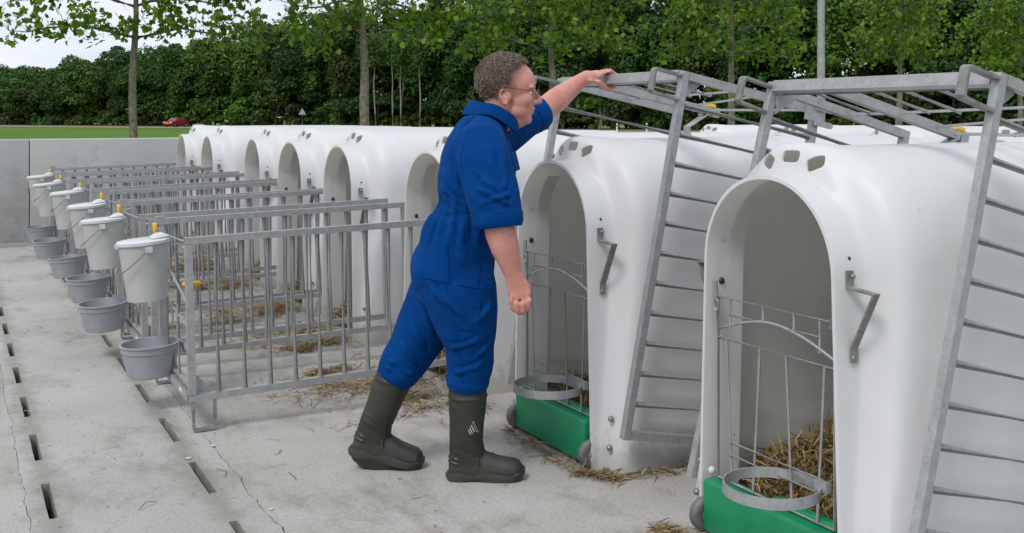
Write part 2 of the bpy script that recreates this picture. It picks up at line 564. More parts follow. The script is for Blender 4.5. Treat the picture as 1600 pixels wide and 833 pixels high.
def mat_cloth():
    m, n, b = new_mat('blue_work_cotton')
    t = n.nodes.new('ShaderNodeTexCoord')
    src = t.outputs['Object']
    col, fac, _ = noise_col(n, 5, (0.0, 0.030, 0.138, 1), (0.0006, 0.046, 0.205, 1), 6, 0.3, 0.7)
    dust, f2, _ = noise_col(n, 9, g(0), g(0.30), 9, 0.62, 0.80, rough=0.78)
    c = mixc(n, dust, col, (0.06, 0.11, 0.30, 1))
    n.links.new(c, b.inputs['Base Color'])
    b.inputs['Roughness'].default_value = 0.85
    b.inputs['Specular IOR Level'].default_value = 0.06
    b.inputs['Sheen Weight'].default_value = 0.04
    b.inputs['Sheen Tint'].default_value = (0.3, 0.5, 1, 1)
    z1 = N(n, 'ShaderNodeTexNoise', Scale=14, Detail=5, Roughness=0.55, Distortion=1.2)
    q = n.nodes.new('ShaderNodeMapping'); q.inputs['Scale'].default_value = (1, 1, 1.8); q.inputs['Rotation'].default_value = (0, 0.5, 0)
    n.links.new(src, q.inputs['Vector']); n.links.new(q.outputs['Vector'], z1.inputs['Vector'])
    z2 = N(n, 'ShaderNodeTexNoise', Scale=400, Detail=2)
    n.links.new(src, z2.inputs['Vector'])
    nn = bump(n, b, z1.outputs['Fac'], 0.30, 0.02)
    bump(n, b, z2.outputs['Fac'], 0.12, 0.002, nn)
    return m
M['cloth'] = mat_cloth()

def mat_skin():
    m, n, b = new_mat('skin')
    col, fac, src = noise_col(n, 16, (0.48, 0.185, 0.150, 1), (0.57, 0.29, 0.235, 1), 5, 0.3, 0.7)
    fine, f2, _ = noise_col(n, 120, g(0), g(0.18), 3, 0.4, 0.7)
    c = mixc(n, fine, col, (0.38, 0.12, 0.09, 1))
    n.links.new(c, b.inputs['Base Color'])
    b.inputs['Roughness'].default_value = 0.5
    b.inputs['Subsurface Weight'].default_value = 0.12
    b.inputs['Subsurface Radius'].default_value = (0.012, 0.005, 0.003)
    b.inputs['Subsurface Scale'].default_value = 1.0
    bump(n, b, f2, 0.12, 0.002)
    return m
M['skin'] = mat_skin()
M['hair'] = simple('greying_brown_hair', (0.040, 0.026, 0.018, 1), (0.115, 0.078, 0.055, 1), 60, 0.6, bs=0.8, bscale=220, detail=3)

def mat_strand():
    m, n, b = new_mat('hair_strands')
    geo = n.nodes.new('ShaderNodeNewGeometry')
    r = n.nodes.new('ShaderNodeValToRGB')
    r.color_ramp.elements[0].color = (0.04, 0.026, 0.017, 1)
    r.color_ramp.elements[1].color = (0.31, 0.24, 0.19, 1)
    n.links.new(geo.outputs['Random Per Island'], r.inputs['Fac'])
    n.links.new(r.outputs['Color'], b.inputs['Base Color'])
    b.inputs['Roughness'].default_value = 0.5
    return m
M['strand'] = mat_strand()
M['boot'] = simple('olive_rubber', (0.019, 0.020, 0.015, 1), (0.031, 0.032, 0.024, 1), 10, 0.45, bs=0.12, bscale=30)
M['sole'] = simple('dark_rubber_sole', (0.026, 0.026, 0.022, 1), (0.040, 0.040, 0.034, 1), 14, 0.6, bs=0.2, bscale=50)
M['eye'] = simple('eye_white', g(0.62), g(0.7), 20, 0.2)
M['iris'] = simple('iris', (0.04, 0.05, 0.05, 1), (0.06, 0.07, 0.07, 1), 60, 0.2)
M['frame'] = simple('spectacle_metal', (0.07, 0.05, 0.035, 1), (0.12, 0.09, 0.06, 1), 30, 0.3, 0.8)
M['lips'] = simple('lips', (0.46, 0.16, 0.13, 1), (0.52, 0.20, 0.16, 1), 60, 0.45)

def mat_lens():
    m, n, b = new_mat('spectacle_lens')
    out = n.nodes['Material Output']
    tr = n.nodes.new('ShaderNodeBsdfTransparent'); gl = n.nodes.new('ShaderNodeBsdfGlossy')
    gl.inputs['Roughness'].default_value = 0.05
    ms = n.nodes.new('ShaderNodeMixShader'); ms.inputs[0].default_value = 0.12
    n.links.new(tr.outputs[0], ms.inputs[1]); n.links.new(gl.outputs[0], ms.inputs[2])
    n.links.new(ms.outputs[0], out.inputs['Surface'])
    return m
M['lens'] = mat_lens()
M['carred'] = simple('red_car_paint', (0.36, 0.008, 0.03, 1), (0.40, 0.012, 0.04, 1), 3, 0.25)
M['carglass'] = simple('car_glass', (0.06, 0.07, 0.075, 1), (0.10, 0.11, 0.12, 1), 3, 0.08)
M['lamp'] = simple('headlamp', g(0.7), g(0.8), 10, 0.2)
M['pole'] = simple('lamp_pole_grey', (0.26, 0.265, 0.265, 1), (0.36, 0.365, 0.365, 1), 5, 0.6, 0.1)

# ================================================================== THE SETTING
# X runs from the dung channel towards the backs of the hutches, Y runs along the row, Z is up.
CS, SN = math.cos(YAW), math.sin(YAW)
def yard(X, D):
    """ground point X metres right of and D metres ahead of the camera's heading"""
    return (CS * X + SN * D, -SN * X + CS * D)

def sheet(name, pts, mat, z, kind='structure'):
    mb = MB(); mb.add([(p[0], p[1], z) for p in pts], [tuple(range(len(pts)))])
    o = mb.build(name, mat); o['kind'] = kind
    return o

sheet('ground', [(-3000, -3000), (3000, -3000), (3000, 3000), (-3000, 3000)], M['grass'], -0.16)
sheet('subbase', [(-8, -4), (16, -4), (16, 12.7), (-8, 12.7)], M['subbase'], -0.12)

# ---- concrete yard: two slabs with ragged edges and the slotted channel between them
def ragged(base, amp, seed):
    return lambda y: base + amp * (noise.noise((seed, y * 1.1, 0)) * 1.0 + 0.8 * noise.noise((seed + 5, y * 6, 0)) + 0.9 * noise.noise((seed, y * 17, 3)))
edgeL, edgeR = ragged(0.240, 0.010, 1.3), ragged(0.985, 0.014, 7.7)
Y0, Y1 = -3.0, 12.75
ys = [Y0 + (Y1 - Y0) * i / 420 for i in range(421)]
def slab(name, xa, xb, mat):
    mb = MB()
    v, f = [], []
    for i, y in enumerate(ys):
        a, b = xa(y), xb(y)
        v += [(a, y, -0.08), (a, y, 0), (b, y, 0), (b, y, -0.08)]
        if i:
            o = 4 * i
            for k in range(3): f.append((o - 4 + k, o - 4 + k + 1, o + k + 1, o + k))
    mb.add(v, [q[::-1] for q in f])
    me = mb.mesh(name); fix_normals(me)
    o = link_mesh(name, me, mat); o['kind'] = 'structure'
    return o
gap = lambda y: 0.0012 + 0.0050 * max(0, noise.noise((3, y * 4, 9)) + 0.35)
slab('yard_slab_beside_channel', lambda y: -8.0, lambda y: edgeL(y) - .0008 - .25 * gap(y), M['concrete'])
slab('yard_slab', lambda y: edgeR(y) + gap(y + 40), lambda y: 16.0, M['concrete'])
# channel cover with its two lines of slots
slots = [(4.05 + 0.715 * k, 4.45 + 0.715 * k) for k in range(-9, 12)]
xs = [None, 0.300, 0.330, 0.847, 0.877, None]
vb = sorted(set([Y0, Y1] + [q for s in slots for q in s if Y0 < q < Y1]))
yy = []
for a, b in zip(vb[:-1], vb[1:]):
    n = max(1, int((b - a) / 0.04))
    yy += [a + (b - a) * i / n for i in range(n)]
yy.append(Y1)
mb = MB()
def chx(i, y): return edgeL(y) if i == 0 else (edgeR(y) if i == 5 else xs[i] + 0.0022 * noise.noise((i * 3.1, y * 14, 2)))
for y0, y1 in zip(yy[:-1], yy[1:]):
    ym = (y0 + y1) / 2
    is_slot = any(a < ym < b for a, b in slots)
    for i in range(5):
        a0, a1, b0, b1 = chx(i, y0), chx(i, y1), chx(i + 1, y0), chx(i + 1, y1)
        if i in (1, 3) and is_slot:
            mb.add([(a0, y0, 0), (a1, y1, 0), (a1, y1, -.1), (a0, y0, -.1), (b0, y0, 0), (b1, y1, 0), (b1, y1, -.1), (b0, y0, -.1)], [(0, 1, 2, 3), (7, 6, 5, 4)])
            for (sa, sb) in slots:
                if abs(y0 - sa) < 1e-6: mb.add([(a0, y0, 0), (b0, y0, 0), (b0, y0, -.1), (a0, y0, -.1)], [(0, 1, 2, 3)])
                if abs(y1 - sb) < 1e-6: mb.add([(a1, y1, 0), (b1, y1, 0), (b1, y1, -.1), (a1, y1, -.1)], [(3, 2, 1, 0)])
        else:
            mb.add([(a0, y0, 0), (b0, y0, 0), (b1, y1, 0), (a1, y1, 0)], [(0, 1, 2, 3)])
o = mb.build('dung_channel_cover', M['channel']); o['kind'] = 'structure'

# ---- concrete wall closing the yard
wall = empty('concrete_wall', (0, 12.75, 0))
tag(wall, 'low grey concrete wall closing off the yard behind the farthest pens', 'wall')
xw = [-8.2, -4.65, -1.95, 0.75, 3.45, 6.6]
for a, b in zip(xw[:-1], xw[1:]):
    me = MB().box(((a + b) / 2, 0.1, 0.53), (b - a - 0.007, 0.2, 1.26)).mesh('wall_panel')
    bevelled(me, 0.012)
    link_mesh('wall_panel', me, M['wall'], wall)
MB().box((-0.8, 0.11, 0.5), (14.7, 0.17, 1.22)).build('joint_filler', M['slurry'], wall)
MB().box((-0.8, -0.035, 0.02), (14.7, 0.06, 0.04)).build('wall_foot', M['concrete'], wall)

# ---- road, verges
def far_line(X): return 123 - 0.69 * (X - 12)
def strip_sheet(name, d0, d1, mat, z):
    P = [yard(X, far_line(X) + d0) for X in (-260, 150)] + [yard(X, far_line(X) + d1) for X in (150, -260)]
    return sheet(name, P, mat, z)
strip_sheet('verge_before_road', -16, 3, M['verge'], -0.13)
strip_sheet('road', 3, 9, M['asphalt'], -0.12)
strip_sheet('verge_beyond_road', 9, 60, M['verge'], -0.13)

# ================================================================== WOODLAND
def leaf_cloud(centres, normals, size, squash=0.75):
    """numpy quads, each bent along its middle: returns verts, faces"""
    n = len(centres)
    r = rng.normal(size=(n, 3))
    a = np.cross(normals, r); a /= np.linalg.norm(a, axis=1)[:, None] + 1e-9
    b = np.cross(normals, a)
    s = (size * rng.uniform(0.6, 1.35, n))[:, None]
    V = np.empty((n, 4, 3))
    V[:, 0] = centres - a * s * 0.62
    V[:, 1] = centres - b * s * squash * 0.55 + normals * s * 0.12
    V[:, 2] = centres + a * s * 0.62 * rng.uniform(0.7, 1.2, n)[:, None]
    V[:, 3] = centres + b * s * squash * 0.55 * rng.uniform(0.6, 1.2, n)[:, None] + normals * s * 0.12
    F = np.arange(n * 4).reshape(n, 4)
    return V.reshape(-1, 3), F

def np_mesh(name, V, F, tint=None):
    me = bpy.data.meshes.new(name)
    n, k = F.shape
    me.vertices.add(len(V)); me.vertices.foreach_set('co', V.astype(np.float32).ravel())
    me.loops.add(n * k); me.loops.foreach_set('vertex_index', F.astype(np.int32).ravel())
    me.polygons.add(n)
    me.polygons.foreach_set('loop_start', np.arange(0, n * k, k, dtype=np.int32))
    me.polygons.foreach_set('loop_total', np.full(n, k, dtype=np.int32))
    if tint is not None:
        at = me.color_attributes.new('tint', 'FLOAT_COLOR', 'POINT')
        at.data.foreach_set('color', tint.astype(np.float32).ravel())
    me.update(); me.validate()
    return me

def crown_points(c, rad, lobes, per):
    """points and outward normals on a heap of lobes filling an ellipsoid"""
    C, Nn = [], []
    for _ in range(lobes):
        d = rng.normal(size=3); d /= np.linalg.norm(d)
        k = rng.uniform(0.35, 0.92); d[2] = d[2] if d[2] < 0.6 else rng.uniform(0.5, 1.0)
        lc = c + d * rad * k
        lr = rad * rng.uniform(0.26, 0.52) * np.array([1.15, 1.15, 0.85])
        q = rng.normal(size=(per, 3)); q /= np.linalg.norm(q, axis=1)[:, None]
        q[:, 2] = np.where(q[:, 2] < -0.5, -q[:, 2], q[:, 2])
        sh = rng.uniform(0.72, 1.06, per)[:, None]
        C.append(lc + q * lr * sh)
        nn = q + rng.normal(size=(per, 3)) * 0.55 + np.array([0, 0, 0.25])
        Nn.append(nn / np.linalg.norm(nn, axis=1)[:, None])
    return np.concatenate(C), np.concatenate(Nn)

LV, LF, LT = [], [], []
off = 0
tk = MB()
def wood_height(X):
    return np.interp(X, [-120, -92, -80, -60, -42, -25, 0, 40, 90], [12, 12.0, 14, 15.6, 18.5, 20, 21, 20, 19])
def add_cloud(c, rad, lobes, per, size, tint):
    global off
    P, Nn = crown_points(np.array(c), np.array(rad), lobes, per)
    keep = P[:, 2] > -0.1
    P, Nn = P[keep], Nn[keep]
    V, F = leaf_cloud(P, Nn, size)
    LV.append(V); LF.append(F + off); off += len(V)
    t = np.ones((len(V), 4)); t[:, :3] = np.array(tint)
    LT.append(t)
for row, (d0, step) in enumerate(((13, 4.4), (19, 5.0), (27, 6.0))):
    X = -128.0
    while X < 92:
        Xj = X + random.uniform(-1.2, 1.2)
        D = far_line(Xj) + d0 + random.uniform(-2, 2)
        h = wood_height(Xj) * random.uniform(0.86, 1.05) * (1.0 if row else 0.88)
        u, v = yard(Xj, D)
        w = random.uniform(3.2, 4.8)
        kind = random.random()
        br = random.uniform(0.62, 1.35)
        tint = (br * random.uniform(0.85, 1.1), br, br * random.uniform(0.8, 1.1))
        if kind > 0.88: tint = (1.45 * br, 1.2 * br, 0.9 * br)      # olive and yellowish ones
        elif kind < 0.14: tint = (1.1 * br, 0.85 * br, 0.9 * br)    # dull brownish ones
        per = 350 if row == 0 else (280 if row == 1 else 150)
        add_cloud((u, v, h * 0.58), (w, w, h * 0.42), 19, per, 0.43 if row < 2 else 0.7, tint)
        if True:
            add_cloud((u + random.uniform(-2, 2), v, h * 0.18), (w, w * 0.8, h * 0.22), 9, 190, 0.44, [t * random.uniform(0.8, 1.15) for t in tint])
        tk.tube([(u, v, -0.2), (u + random.uniform(-.3, .3), v, h * 0.4), (u + random.uniform(-.5, .5), v, h * 0.75)], [0.22, 0.16, 0.07], 6)
        X += step * random.uniform(0.8, 1.2)
X = -125.0                                                                   # shrubs and brambles along the edge
while X < 90:
    D = far_line(X) + 11.5 + random.uniform(-1, 1)
    u, v = yard(X, D)
    br = random.uniform(0.9, 1.5)
    s = random.uniform(0.6, 1.7) * (1.5 if X > -20 else 1.0)
    add_cloud((u, v, s * 0.7), (1.5, 1.5, s), 5, 90, 0.38, (br * 1.1, br, br * 0.8))
    X += random.uniform(1.2, 2.2)
X = -30.0                                                                   # undergrowth deeper in, closing the gaps between trunks
while X < 90:
    D = far_line(X) + random.uniform(15, 24)
    u, v = yard(X, D)
    s = random.uniform(1.6, 3.4)
    br = random.uniform(0.55, 0.95)
    add_cloud((u, v, s * 0.8), (2.2, 2.2, s), 6, 110, 0.55, (br, br, br * 0.9))
    X += random.uniform(0.9, 1.7)
wood = link_mesh('woodland', np_mesh('woodland', np.concatenate(LV), np.concatenate(LF), np.concatenate(LT)), M['wood_leaf'])
tag(wood, 'dense dark green deciduous wood behind the road and meadow', 'wood', kind='stuff')
trunks = tk.build('woodland_trunks', M['wood_bark'], wood); trunks['kind'] = 'stuff'

# ---- slender pale-stemmed trees that stand out at the wood's edge
def slender_tree(px_X, D, h, label, fork=False, crown=True, seed=1):
    rs = random.Random(seed)
    u, v = yard(px_X, D)
    t = empty('slender_tree', (u, v, -0.16))
    tag(t, label, 'tree', 'pale stemmed trees at the edge of the wood')
    mb = MB()
    pts = [(0, 0, 0)]
    for k in range(1, 7): pts.append((pts[-1][0] + rs.uniform(-.14, .14), pts[-1][1] + rs.uniform(-.1, .1), h * k / 6))
    mb.tube(pts, [0.13, 0.12, 0.105, 0.09, 0.07, 0.05, 0.03], 7)
    mb.build('trunk', M['pale_bark'], t, 60)
    if fork:
        b = MB().tube([(0, 0, h * 0.28), (0.35, 0.1, h * 0.45), (0.6, 0.1, h * 0.85)], [0.09, 0.07, 0.03], 6)
        b.build('fork_limb', M['pale_bark'], t, 60)
    if crown:
        P, Nn = crown_points(np.array((0, 0, h * 0.82)), np.array((1.9, 1.9, h * 0.26)), 8, 130)
        V, F = leaf_cloud(P, Nn, 0.36)
        tt = np.ones((len(V), 4)); tt[:, :3] = (1.25, 1.2, 0.9)
        link_mesh('crown', np_mesh('slender_crown', V, F, tt), M['wood_leaf'], t)
    return t
slender_tree(-16.2, 146, 13, 'slender pale stemmed tree, leftmost of the thin trunks between the two plane trees', seed=3)
slender_tree(-14.9, 144, 12, 'forked pale stemmed tree among the thin trunks at the wood edge', True, seed=4)
slender_tree(-12.3, 143, 13.5, 'thin pale trunk standing apart just left of the man at the wood edge', seed=6)
slender_tree(-18.8, 148, 12.5, 'thin trunk just right of the second plane tree trunk', seed=8)
slender_tree(6.6, 80, 4.2, 'young pale forked sapling behind the raised pen rail by the hand', True, True, seed=12)

# ================================================================== PLANE TREES (trained flat, in a row)
def leaf_shape():
    pts = []
    lob = [(0, 1.0), (35, 0.66), (60, 0.96), (95, 0.62), (126, 0.82), (165, 0.45), (195, 0.45), (234, 0.82), (265, 0.62), (300, 0.96), (325, 0.66)]
    for a, r in lob: pts.append((math.sin(R(a)) * r, math.cos(R(a)) * r))
    return np.array(pts)
LS = leaf_shape()
def plane_crown(seed, dens=1.0):
    r = np.random.default_rng(seed)
    limbs = MB()
    C, Nn = [], []
    for tier, z in enumerate((3.62, 4.35, 5.1, 5.9, 6.7)):
        for sgn in (-1, 1):
            L = 2.95 * r.uniform(0.85, 1.05)
            pts = [np.array((0, 0, z - 0.15))]
            y = 0.0
            for k in range(1, 8):
                y += r.uniform(-.09, .09)
                pts.append(np.array((sgn * L * k / 7, y, z + 0.12 * math.sin(k * 0.9 + seed) + r.uniform(-.05, .05))))
            limbs.tube([tuple(p) for p in pts], [0.05, 0.042, 0.036, 0.03, 0.025, 0.02, 0.015, 0.008], 6)
            for k in range(1, 8):
                for _ in range(int(4 * dens)):
                    e = pts[k] + np.array((r.uniform(-.4, .4), r.normal() * 0.42, r.uniform(-.25, .55)))
                    limbs.tube([tuple(pts[k]), tuple((pts[k] + e) / 2 + np.array((0, 0, .05))), tuple(e)], [0.011, 0.008, 0.004], 4)
                    m = r.integers(7, 16)
                    q = e + r.normal(size=(m, 3)) * np.array((0.17, 0.17, 0.14))
                    C.append(q)
                    nn = r.normal(size=(m, 3)) * 0.75 + np.array((0, 0, 0.75))
                    Nn.append(nn / np.linalg.norm(nn, axis=1)[:, None])
    C = np.concatenate(C); Nn = np.concatenate(Nn)
    n = len(C)
    rr = r.normal(size=(n, 3))
    a = np.cross(Nn, rr); a /= np.linalg.norm(a, axis=1)[:, None]
    b = np.cross(Nn, a)
    s = r.uniform(0.072, 0.138, n)[:, None, None]
    K = len(LS)
    V = C[:, None, :] + (a[:, None, :] * LS[None, :, 0:1] + b[:, None, :] * LS[None, :, 1:2]) * s
    V -= Nn[:, None, :] * ((LS[None, :, 0:1] ** 2) * s * 0.35)
    V = np.concatenate([C[:, None, :], V], axis=1)
    base = (np.arange(n) * (K + 1))[:, None, None]
    tri = np.array([[0, 1 + i, 1 + (i + 1) % K] for i in range(K)])[None]
    F = (base + tri).reshape(-1, 3)
    return np_mesh('plane_crown', V.reshape(-1, 3), F), limbs.mesh('plane_limbs', 60)
crowns = [plane_crown(5), plane_crown(19), plane_crown(23)]
plane_labels = [
    'plane tree standing free behind the concrete wall on the left, sky behind its sparse crown',
    'plane tree with a pale smooth trunk rising behind the white hutches left of the man',
    "plane tree whose trunk rises just right of the man's head",
    'plane tree left of the grey lamp pole, behind the raised pen',
    'plane tree right of the grey lamp pole with bare lower twigs',
    'plane tree at the right edge of the picture, only its leafy side in view']
for i, (u, r0, lean) in enumerate(((3.72, 0.115, 0.08), (9.52, 0.15, -0.12), (15.15, 0.135, -0.15), (21.45, 0.14, 0.0), (28.7, 0.135, 0.03), (34.9, 0.12, 0.0))):
    t = empty('plane_tree', (u, 26.3, -0.16))
    tag(t, plane_labels[i], 'tree', 'row of trained plane trees behind the yard')
    rs = random.Random(40 + i)
    pts, rad = [], []
    for k in range(12):
        z = 7.2 * k / 11
        pts.append((lean * z / 4 + 0.025 * math.sin(k * 1.3 + i * 2), 0.02 * math.cos(k * 1.7 + i), z))
        rad.append(max(0.03, r0 * (1.12 if k == 0 else 1.0) * (1 - 0.075 * k) * rs.uniform(0.95, 1.05)))
    MB().tube(pts, rad, 10).build('trunk', M['bark'], t, 60)
    lm, bm_ = crowns[i % 3]
    c = link_mesh('crown', lm, M['plane_leaf'], t)
    l = link_mesh('limbs', bm_, M['bark'], t)
    if i % 2: c.rotation_euler.z = l.rotation_euler.z = math.pi
    dz = (-0.05, 0.10, 0.0, -0.05, 0.1, -0.2)[i]
    c.location.z = l.location.z = dz
    c.location.x = l.location.x = lean + (0.25 if i == 1 else 0)
    c.scale.x = l.scale.x = (0.90, 0.84, 0.86, 0.80, 0.56, 0.74)[i]

# ---- lamp pole
u, v = yard(8.66, 30)
p = empty('lamp_pole', (u, v, -0.16))
tag(p, 'tall plain grey lamp pole rising behind the raised pens', 'pole')
MB().lathe([(0.125, 0), (0.12, 0.6), (0.105, 4), (0.09, 8)], 14).build('shaft', M['pole'], p, 40)
MB().tube([(0, 0, 7.95), (-0.3, 0, 8.25), (-1.1, 0, 8.4)], 0.04, 8).build('arm', M['pole'], p, 40)
bevelled(MB().box((-1.35, 0, 8.4), (0.6, 0.25, 0.12)).build('lamp_head', M['greyback'], p).data, 0.03)

# ---- warning signs by the road
def tri_sign(X, D, hc, side, label, front):
    u, v = yard(X, D)
    s = empty('warning_sign', (u, v, -0.16), (0, 0, -YAW))
    tag(s, label, 'sign', 'triangular warning signs by the road')
    h = side * 0.866
    def tri(k, y0, y1, name, mat, dz=0.0):
        pt = [(-side / 2 * k, -h / 3 * k + dz), (side / 2 * k, -h / 3 * k + dz), (0, 2 * h / 3 * k + dz)]
        mb = MB()
        mb.add([(a, y0, hc + b) for a, b in pt] + [(a, y1, hc + b) for a, b in pt], [(0, 1, 2), (5, 4, 3), (0, 3, 4, 1), (1, 4, 5, 2), (2, 5, 3, 0)])
        o = mb.build(name, mat, s); fix_normals(o.data); return o
    if front:
        tri(1.0, -0.02, 0.0, 'red_border', M['red'])
        tri(0.62, -0.026, -0.019, 'white_field', M['white'])
        mb = MB().box((0, -0.030, hc - 0.03), (0.035, 0.006, 0.24)).box((0.05, -0.030, hc - 0.09), (0.10, 0.006, 0.03)).box((-0.045, -0.030, hc - 0.04), (0.09, 0.006, 0.03))
        mb.build('pictogram', M['black'], s)
    else:
        tri(1.0, -0.02, 0.0, 'sign_plate', M['greyback'])
    MB().tube([(0, 0.03, 0), (0, 0.03, hc + 0.2)], 0.03, 8).build('post', M['greyback'], s)
tri_sign(42.1, 94, 2.12, 0.95, 'red bordered triangular warning sign between the right pen post and the frame edge', True)
tri_sign(-29.0, 148, 2.2, 1.05, 'grey back of a triangular sign at the wood edge beside the second plane tree', False)

# ---- white roadside marker posts
for X, D, lab in ((10.2, 104, 'short white roadside marker post behind the pen rail near the hand'), (13.6, 108, 'second white marker post by the road, right of the first one')):
    u, v = yard(X, D)
    s = empty('marker_post', (u, v, -0.16))
    tag(s, lab, 'marker post', 'white marker posts along the road')
    MB().box((0, 0, 0.45), (0.12, 0.1, 0.9)).box((0, 0, 0.93), (0.10, 0.08, 0.06)).build('post', M['white'], s)
    MB().box((0, 0, 0.72), (0.128, 0.108, 0.12)).build('reflector_band', M['black'], s)

# ---- red car on the road
def car():
    u, v = yard(-52.3, 166.5)
    c = empty('red_car', (u, v, -0.118), (0, 0, R(-138)))
    tag(c, 'small red hatchback car driving along the road before the wood', 'car')
    # profile in x (front at +x) and z
    low = [(2.0, .35), (2.03, .62), (1.85, .80), (1.0, .93), (-1.75, .98), (-1.98, .80), (-2.0, .35)]
    top = [(1.05, .92), (0.35, 1.40), (-1.1, 1.45), (-1.85, .97)]
    def ext(prof, w0, w1, name, mat, parent):
        mb = MB(); n = len(prof)
        mb.add([(x, -(w0 if z < 1 else w1), z) for x, z in prof] + [(x, (w0 if z < 1 else w1), z) for x, z in prof],
               [tuple(range(n)), tuple(range(n, 2 * n))[::-1]] + [(i, (i + 1) % n, n + (i + 1) % n, n + i) for i in range(n)])
        o = mb.build(name, mat, parent); fix_normals(o.data); return o
    b = ext(low, .82, .82, 'body', M['carred'], c); bevelled(b.data, .07)
    k = ext(top, .78, .60, 'cabin', M['carred'], c); bevelled(k.data, .06)
    def pane(name, q):
        mb = MB(); mb.add(q, [(0, 1, 2, 3)]); mb.build(name, M['carglass'], c)
    pane('windscreen', [(1.01, -.66, .98), (1.01, .66, .98), (.44, .54, 1.37), (.44, -.54, 1.37)])
    pane('rear_window', [(-1.80, -.62, 1.02), (-1.22, -.54, 1.40), (-1.22, .54, 1.40), (-1.80, .62, 1.02)])
    for s in (-1, 1):
        pane('side_window', [(.85, s * .775, 1.01), (.35, s * .625, 1.36), (-.35, s * .625, 1.38), (-.35, s * .775, 1.01)])
        pane('side_window', [(-.43, s * .775, 1.01), (-.43, s * .625, 1.38), (-1.08, s * .63, 1.39), (-1.55, s * .775, 1.02)])
        MB().ellipsoid((1.93, s * .62, .68), (.12, .17, .10)).build('headlight', M['lamp'], c, 60)
        for x in (1.25, -1.25):
            w = MB().lathe([(.18, -.1), (.30, -.1), (.32, -.05), (.32, .05), (.30, .1), (.18, .1)], 20, axis='Y').build('wheel', M['black'], c, 40)
            w.location = (x, s * .76, .32)
            MB().lathe([(.02, -.102), (.19, -.096), (.19, .096), (.02, .102)], 14, axis='Y').build('rim', M['greyback'], w, 40)
    MB().box((2.04, 0, .5), (.02, .5, .11)).build('number_plate', M['yellow'], c)
car()

# ================================================================== CALF HUTCHES
def outline(wb, ws, zs, H, n, K=7, A=30):
    pts = []
    for i in range(K):
        t = i / K
        pts.append((-(wb + (ws - wb) * t), zs * t))
    for i in range(A + 1):
        ph = math.pi * (1 - i / A)
        c, s = math.cos(ph), math.sin(ph)
        pts.append((ws * math.copysign(abs(c) ** (2 / n), c), zs + (H - zs) * abs(s) ** (2 / n)))
    for i in range(K - 1, -1, -1):
        t = i / K
        pts.append((wb + (ws - wb) * t, zs * t))
    return pts

def skirt(x, z):
    """the front of the shell runs forward towards its foot"""
    f = max(0.0, 1 - z / .92)
    if x < .2: return x * (1 - .72 * f)
    return x - .144 * f * max(0.0, 1 - (x - .2) / 1.0)

